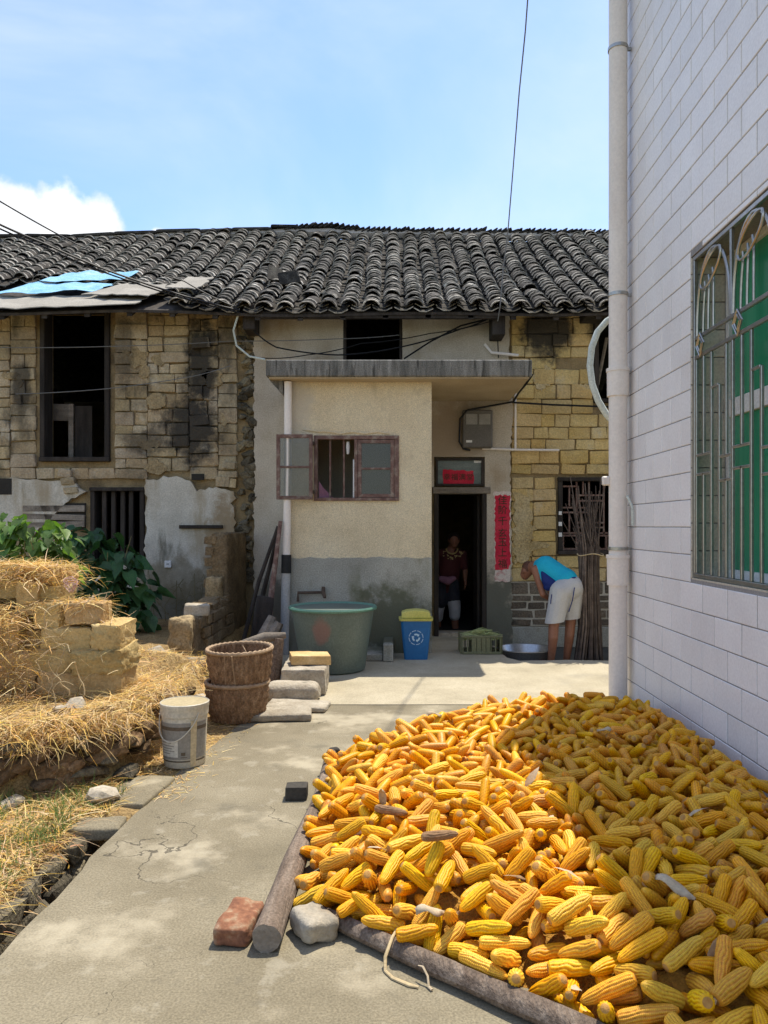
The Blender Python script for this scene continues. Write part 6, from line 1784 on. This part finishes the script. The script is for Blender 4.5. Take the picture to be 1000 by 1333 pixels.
shrub('leafy_shrub', g0(PX(30, 6.65), 6.65), [(P(8, 688, 6.6), (.22, .25, .18)), (P(40, 700, 6.65), (.24, .25, .2)), (P(68, 706, 6.75), (.2, .22, .18)), (P(20, 725, 6.6), (.3, .25, .2)), (P(68, 745, 6.8), (.2, .2, .22))], 230, .145, lm_a,
      'bright green broad-leaved shrub in the sun behind the adobe stub', 3, 10)
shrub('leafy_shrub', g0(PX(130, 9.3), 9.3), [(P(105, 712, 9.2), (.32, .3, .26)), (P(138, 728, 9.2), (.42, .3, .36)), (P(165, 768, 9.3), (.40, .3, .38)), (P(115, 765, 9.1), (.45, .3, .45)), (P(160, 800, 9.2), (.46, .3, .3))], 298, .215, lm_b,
      'shaded green bushy shrub in front of the barred window', 4, 14)
# dead weeds along the foot of the plaster
for k in range(16):
    x = PX(qv.uniform(195, 296), 10.2); z0 = .1; b_ = MB()
    h = qv.uniform(.3, .85); top = Vector((x + qv.gauss(0, .12), 10.3, z0 + h))
    b_.tube([(x, 10.15, z0 - .15), (x + qv.gauss(0, .03), 10.2, z0 + h * .5), top, top + Vector((qv.gauss(0, .12), -.03, -.08))], [.006, .005, .004, .002], 5)
    for s in range(6):
        p = Vector((x, 10.2, z0)).lerp(top, .3 + .7 * s / 6); dd = Vector((qv.choice((-1, 1)) * qv.uniform(.05, .12), -.03, qv.uniform(-.08, .04)))
        b_.tube([p, p + dd * .6 + Vector((0, 0, .02)), p + dd], [.004, .008, .002], 4, squash=.4)
    tag(b_.build('dead_weed', M['weed'], None, smooth=True, fix=False), 'withered weed stalk at the foot of the stained plaster wall', 'weed', 'withered weeds by the plaster')

# ================================================================ people
def capsule_chain(b, chain, n=12):
    """overlapping balls and cones for one limb; chain of (point, radius) or (point, (rx, ry, rz))"""
    for i, (p, r) in enumerate(chain):
        p = Vector(p); rr = (r, r, r) if isinstance(r, (int, float)) else r
        vs_ = []; m_ = 8
        for k in range(1, m_):
            ph = math.pi * k / m_
            for j in range(n):
                th = 2 * math.pi * j / n; vs_.append((p.x + rr[0] * math.sin(ph) * math.cos(th), p.y + rr[1] * math.sin(ph) * math.sin(th), p.z + rr[2] * math.cos(ph)))
        vs_ += [(p.x, p.y, p.z + rr[2]), (p.x, p.y, p.z - rr[2])]
        f = [(k * n + j, k * n + (j + 1) % n, (k + 1) * n + (j + 1) % n, (k + 1) * n + j) for k in range(m_ - 2) for j in range(n)]
        tpi = (m_ - 1) * n
        f += [(tpi, (j + 1) % n, j) for j in range(n)] + [(tpi + 1, (m_ - 2) * n + j, (m_ - 2) * n + (j + 1) % n) for j in range(n)]
        b.add(vs_, [tuple(reversed(x)) for x in f])
        if i:
            p0 = Vector(chain[i - 1][0]); r0 = chain[i - 1][1]; a0 = r0 if isinstance(r0, (int, float)) else sum(r0) / 3; a1 = r if isinstance(r, (int, float)) else sum(r) / 3
            L = (p - p0).length
            for s in range(1, max(2, int(L / .03))):
                t = s / max(2, int(L / .03)); q = p0.lerp(p, t)
                if isinstance(r0, (int, float)) and isinstance(r, (int, float)): rq = (a0 + (a1 - a0) * t,) * 3
                else:
                    A = (r0,) * 3 if isinstance(r0, (int, float)) else r0; B = rr; rq = tuple(A[c] + (B[c] - A[c]) * t for c in range(3))
                vs2 = []
                for k in range(1, m_):
                    ph = math.pi * k / m_
                    for j in range(n):
                        th = 2 * math.pi * j / n; vs2.append((q.x + rq[0] * math.sin(ph) * math.cos(th), q.y + rq[1] * math.sin(ph) * math.sin(th), q.z + rq[2] * math.cos(ph)))
                vs2 += [(q.x, q.y, q.z + rq[2]), (q.x, q.y, q.z - rq[2])]
                b.add(vs2, [tuple(reversed(x)) for x in f])
def blob(name, chains, m, parent, voxel=.011, smooth=6, cut=None, extra=None):
    b = MB()
    for c in chains: capsule_chain(b, c)
    me = b.mesh(name); o = bpy.data.objects.new(name, me); COL.objects.link(o)
    rm = o.modifiers.new('r', 'REMESH'); rm.mode = 'VOXEL'; rm.voxel_size = voxel
    sm = o.modifiers.new('s', 'SMOOTH'); sm.iterations = smooth; sm.factor = .5
    bpy.context.view_layer.update()
    dg = bpy.context.evaluated_depsgraph_get()
    m2 = bpy.data.meshes.new_from_object(o.evaluated_get(dg)); bpy.data.objects.remove(o)
    if cut:
        bm = bmesh.new(); bm.from_mesh(m2)
        for (co, no) in cut: bmesh.ops.bisect_plane(bm, geom=bm.verts[:] + bm.edges[:] + bm.faces[:], plane_co=co, plane_no=no, clear_outer=True)
        bm.to_mesh(m2); bm.free()
    m2.materials.clear(); m2.materials.append(m); m2.shade_smooth()
    o = bpy.data.objects.new(name, m2); COL.objects.link(o); adopt(o, parent); return o
V3 = Vector
def hand_chains(w, d, up, s=1.0, curl=.5):
    """palm and five fingers: wrist w, pointing along d, back of the hand along up"""
    d = V3(d).normalized(); up = V3(up); up = (up - d * up.dot(d)).normalized(); sd = d.cross(up)
    c = [[(w, .022 * s), (V3(w) + d * .04 * s, .026 * s)]]
    for k, (off, L) in enumerate(((-.026, .060), (-.009, .070), (.009, .066), (.025, .052))):
        k0 = V3(w) + d * .055 * s + sd * off * s
        k1 = k0 + (d * (1 - .3 * curl) - up * curl * .5).normalized() * L * .5 * s
        k2 = k1 + (d * (1 - .8 * curl) - up * curl).normalized() * L * .5 * s
        c.append([(k0, .0115 * s), (k1, .0095 * s), (k2, .008 * s)])
    t0 = V3(w) + d * .02 * s - sd * .026 * s
    t1 = t0 + (d * .6 - sd * .7 - up * .2).normalized() * .035 * s
    c.append([(t0, .012 * s), (t1, .0105 * s), (t1 + (d * .9 - up * .3).normalized() * .028 * s, .0085 * s)])
    return c
# ---- man bending over the basin
man = thing('person', (1.93, 8.95, -.15), 'person in a teal sleeveless top and pale shorts bending over with back turned', 'person')
hipL, hipR = V3((1.905, 8.87, .72)), V3((2.085, 9.00, .72))
kneL, kneR = V3((1.825, 8.86, .36)), V3((2.05, 9.00, .36))
ankL, ankR = V3((1.80, 8.90, -.07)), V3((2.01, 9.03, -.07))
pel = V3((2.02, 8.95, .80)); wst = V3((1.94, 9.02, .90)); cst = V3((1.79, 9.14, 1.0)); nck = V3((1.665, 9.25, 1.01)); hed = V3((1.60, 9.33, .965))
shL, shR = V3((1.655, 9.10, .985)), V3((1.80, 9.32, 1.0))
elL, elR = V3((1.735, 9.04, .70)), V3((1.88, 9.36, .73)); wrL, wrR = V3((1.885, 9.16, .60)), V3((1.90, 9.34, .56))
ch = [[(hipL, .085), (kneL, .062), (V3((1.815, 8.845, .22)), .060), (ankL, .042)], [(hipR, .085), (kneR, .062), (V3((2.035, 8.985, .22)), .060), (ankR, .042)],
      [(ankL, .042), (ankL + V3((-.01, .03, -.05)), .038), (ankL + V3((-.10, .12, -.055)), (.035, .035, .025))], [(ankR, .042), (ankR + V3((-.01, .03, -.05)), .038), (ankR + V3((-.10, .12, -.055)), (.035, .035, .025))],
      [(pel, .13), (wst, .12), (cst, .125), (nck, .075)], [(hipL, .09), (pel, .12), (hipR, .09)], [(shL, .052), (cst, .10), (shR, .052)],
      [(nck, .058), (hed, .06)], [(shL, .052), (elL, .040), (wrL, .026)], [(shR, .052), (elR, .040), (wrR, .026)],
      [(hed + V3((.01, -.005, .015)), (.078, .084, .088)), (hed + V3((-.02, .03, -.05)), (.06, .066, .07))],
      [(hed + V3((-.055, .075, -.03)), .014), (hed + V3((-.06, .085, -.055)), .016)], [(hed + V3((-.055, -.055, -.01)), (.012, .018, .028))]]
ch += hand_chains(wrL, (.15, -.02, -.3), (-1, .6, 0)) + hand_chains(wrR, (.1, -.1, -.3), (-1, .6, 0))
blob('body', ch, M['skin'], man, .009, 4)
blob('hair', [[(hed + V3((.016, -.010, .026)), (.080, .086, .086))], [(hed + V3((.012, .0, .03)), (.079, .085, .085))]], M['cropped'], man, .009, 3, cut=[(hed + V3((-.01, .012, -.02)), V3((-.55, .55, -.75)).normalized())])
tor = [[(wst + V3((.05, -.045, -.035)), .145), (wst, .14), (cst, .15), (V3((1.715, 9.195, 1.005)), (.085, .085, .10))], [(V3((1.70, 9.13, 1.0)), .06), (cst, .12), (V3((1.80, 9.27, 1.01)), .06)], [(V3((1.86, 9.06, .86)), .12), (V3((1.76, 9.13, .90)), .11)]]
blob('tank_top', tor, M['teal'], man, .010, 6)
blob('navy_panel', [[(V3((1.735, 9.03, .955)), (.03, .025, .04)), (V3((1.775, 9.0, .87)), (.065, .05, .08)), (V3((1.86, 8.935, .81)), (.075, .05, .06)), (V3((1.79, 9.0, .79)), (.06, .06, .05))]], M['navy'], man, .009, 4)
blob('navy_waistband', [[(V3((1.93, 8.90, .845)), (.05, .05, .022)), (V3((2.04, 8.90, .90)), (.06, .06, .024)), (V3((2.115, 8.97, .855)), (.045, .05, .024))]], M['navy'], man, .008, 3)
blob('shirt_tail', [[(V3((2.03, 8.885, .855)), (.09, .06, .05)), (V3((2.09, 8.92, .82)), (.06, .06, .05))]], M['teal'], man, .009, 4)
sh_ = [[(pel + V3((0, 0, -.01)), .155), (hipL + V3((0, 0, .02)), .13), (hipL.lerp(kneL, .45), .118), (hipL.lerp(kneL, .92), .112)], [(pel + V3((.01, 0, -.01)), .155), (hipR + V3((0, 0, .02)), .13), (hipR.lerp(kneR, .45), .118), (hipR.lerp(kneR, .92), .112)]]
blob('shorts', sh_, M['shorts'], man, .010, 6, cut=[(V3((1.9, 8.9, .40)), V3((.12, 0, -1)).normalized())])
b_ = MB(); b_.tube([V3((2.045, 8.775, .80)), V3((2.02, 8.765, .66)), V3((1.985, 8.80, .52))], .006, 5); b_.build('shorts_seam', M['navy'], man)
b_ = MB(); b_.tube([V3((1.79, 8.80, .72)), V3((1.778, 8.79, .66)), V3((1.775, 8.79, .61))], .005, 5); b_.build('pocket_piping', M['navy'], man)
# ---- woman in the doorway
WY = 11.42
def W(px, py, dy=0): return P(px, py, WY + dy)
wo = thing('person', (PX(588, WY), WY, .03), 'person in a dark maroon top with gold neckline stepping out of the dark doorway', 'person')
hd = W(591, 704, -.06); nk = W(588, 714, .0); chs = W(586, 728, 0); pv = W(582, 764, .03)
wl_, wr_ = W(569, 722, .02), W(602, 722, -.02)
kl, kr = W(570, 798, .0), W(592, 796, -.12); al, ar = W(570, 826, .12), W(593, 826, -.10)
hdL, hdR = W(577, 757, -.17), W(606, 757, -.10); eL, eR = W(563, 744, -.02), W(605.5, 742, .02)
ch = [[(nk, .05), (hd, .06)], [(hd + V3((0, 0, .015)), (.075, .088, .10)), (hd + V3((.0, -.02, -.045)), (.06, .07, .06))], [(hd + V3((0, -.085, -.01)), .014), (hd + V3((0, -.095, -.03)), .016)],
      [(hd + V3((.078, 0, 0)), (.012, .02, .03))], [(hd + V3((-.078, 0, 0)), (.012, .02, .03))],
      [(nk, .06), (chs, .13), (pv, .14)], [(wl_, .055), (nk + V3((0, 0, -.05)), .06), (wr_, .055)], [(wl_, .052), (eL, .042), (hdL, .028)], [(wr_, .052), (eR, .042), (hdR, .028)],
      [(pv + V3((-.08, 0, 0)), .10), (kl, .068), (al, .042), (al + V3((0, -.10, -.03)), (.036, .06, .028))], [(pv + V3((.08, 0, 0)), .10), (kr, .068), (ar, .042), (ar + V3((.01, -.10, -.03)), (.036, .06, .028))]]
ch += hand_chains(hdL, (.8, -.2, -.2), (0, -1, .2)) + hand_chains(hdR, (.05, -.2, -1), (1, -.2, 0))
blob('body', ch, M['skin'], wo, .010, 4)
blob('hair', [[(hd + V3((0, .015, .035)), (.088, .095, .098))], [(hd + V3((0, .05, -.01)), (.08, .06, .08))]], M['hair'], wo, .010, 3, cut=[(hd + V3((0, -.045, .02)), V3((0, -1, -.5)).normalized())])
blob('blouse', [[(nk + V3((0, .01, -.06)), (.10, .08, .07)), (chs, (.165, .13, .14)), (pv + V3((0, 0, -.02)), (.18, .15, .14))], [(wl_, .075), (nk + V3((0, 0, -.07)), .08), (wr_, .075)], [(wl_, .072), (wl_.lerp(eL, .75), .062)], [(wr_, .072), (wr_.lerp(eR, .75), .062)]], M['maroon'], wo, .011, 5)
b_ = MB(); b_.tube([nk + V3((.085 * math.cos(t), -.055 - .065 * abs(math.sin(t)), .0 + .075 * math.sin(t))) for t in [math.pi + math.pi * k / 12 for k in range(13)]], .012, 6); b_.build('gold_collar', M['gold'], wo, smooth=True)
qg = random.Random(2)
gm = MB()
for k in range(26):
    t = qg.uniform(math.pi, 2 * math.pi); r = qg.uniform(.10, .17)
    c = nk + V3((r * 1.0 * math.cos(t), -.135 + qg.uniform(-.005, .005), -.03 + r * .75 * math.sin(t))); s = qg.uniform(.006, .013)
    gm.box(c.x - s, c.x + s, c.y - .012, c.y, c.z - s * .7, c.z + s * .7, M4=None)
gm.build('embroidery', M['gold'], wo)
blob('apron', [[(pv + V3((-.08, -.05, .05)), (.10, .12, .10)), (pv + V3((-.10, -.06, -.18)), (.11, .12, .14))], [(pv + V3((.08, -.05, .05)), (.10, .12, .10)), (pv + V3((.09, -.07, -.18)), (.11, .12, .14))]], M['apron_cloth'], wo, .011, 5)
blob('trousers', [[(pv + V3((-.085, .02, -.1)), .115), (kl + V3((0, 0, .03)), .092), (kl + V3((0, .02, -.06)), .085)], [(pv + V3((.085, -.02, -.1)), .115), (kr + V3((0, 0, .03)), .092), (kr + V3((0, .0, -.06)), .085)]], M['shorts'], wo, .011, 5)
tw = thing('folded_cloth', W(582, 755, -.21), 'dusky pink folded cloth held at the waist by the person in the doorway', 'cloth')
blob('cloth', [[(W(575, 754, -.2), (.06, .05, .05)), (W(583, 756, -.23), (.07, .05, .06)), (W(590, 753, -.2), (.05, .05, .04))]], M['pink'], tw, .010, 3)

# ================================================================ wires
def wire(pts, r, m, label, n=5, sag=0, seg=14):
    P3 = []
    for i in range(len(pts) - 1):
        a, b = V3(pts[i]), V3(pts[i + 1])
        for k in range(seg):
            t = k / seg; P3.append(a.lerp(b, t) - V3((0, 0, sag * 4 * t * (1 - t))))
    P3.append(V3(pts[-1]))
    b_ = MB(); b_.tube(P3, r, n)
    return tag(b_.build('overhead_wire', m, None, smooth=True, fix=False), label, 'wire')
wire([P(690, -40, 7.5), P(684, 40, 8.0), P(676, 120, 8.6), P(668, 220, 9.2), P(661, 305, 9.7), P(655, 350, 9.8), P(651, 400, 9.85), P(648, 418, 10.0)], .008, M['cable_grey'], 'single grey wire dropping from the sky to the eave over the canopy', seg=5)
wire([P(-60, 225, 8), P(100, 318, 9.4), P(240, 366, 9.7), P(308, 400, 9.9)], .009, M['black'], 'upper black wire sloping over the tarpaulin to the eave', sag=.02)
wire([P(-60, 262, 8), P(60, 318, 9.0), P(180, 366, 9.5), P(312, 404, 9.9)], .013, M['black'], 'middle thick black cable sloping across the tarpaulin to the eave', sag=.02)
wire([P(-60, 268, 8), P(58, 322, 9.0), P(178, 369, 9.5), P(312, 407, 9.9)], .010, M['black'], 'lower thick black cable running beside the thicker one over the roof', sag=.02)
wire([P(-20, 452, 10.3), P(140, 451, 10.3), P(300, 444, 10.3), P(440, 441, 10.3), P(520, 436, 10.3)], .006, M['cable_grey'], 'thin pale wire strung level across the tall upstairs window', sag=.01)
wire([P(20, 513, 10.35), P(140, 506, 10.35), P(250, 490, 10.35), P(300, 476, 10.35)], .006, M['cable_grey'], 'thin pale wire crossing the lower part of the tall window', sag=.01)
wire([P(318, 405, 10.1), P(330, 430, 10.15), P(360, 452, 10.2), P(440, 462, 10.25), P(520, 452, 10.25), P(600, 428, 10.25), P(640, 412, 10.2)], .010, M['black'], 'long black cable sagging between the beam ends above the canopy', sag=.02)
wire([P(526, 467, 10.3), P(560, 445, 10.3), P(600, 424, 10.28), P(640, 414, 10.2)], .012, M['black'], 'short black cable rising from the canopy to the beam end', sag=.0)
wire([P(340, 466, 10.2), P(400, 462, 10.25), P(470, 447, 10.25), P(560, 434, 10.25), P(640, 418, 10.2)], .007, M['black'], 'thin black wire crossing the dark upper window', sag=.02)
wire([P(310, 410, 10.0), P(304, 430, 10.05), P(308, 450, 10.1), P(325, 464, 10.1), P(345, 468, 10.0)], .013, M['hose'], 'pale looped cable hanging from the eave to the canopy corner', seg=5)
wire([P(648, 424, 10.3), P(648, 440, 10.35), P(649, 466, 10.38)], .008, M['black'], 'short black cable from the beam end down to the canopy top', seg=4)
wire([P(693, 488, 8.85), P(685, 500, 9.2), P(675, 512, 10.0), P(668, 524, 10.38), P(720, 527, 10.38), P(800, 530, 10.38)], .014, M['black'], 'black cable under the canopy end running along the ochre wall', seg=6)
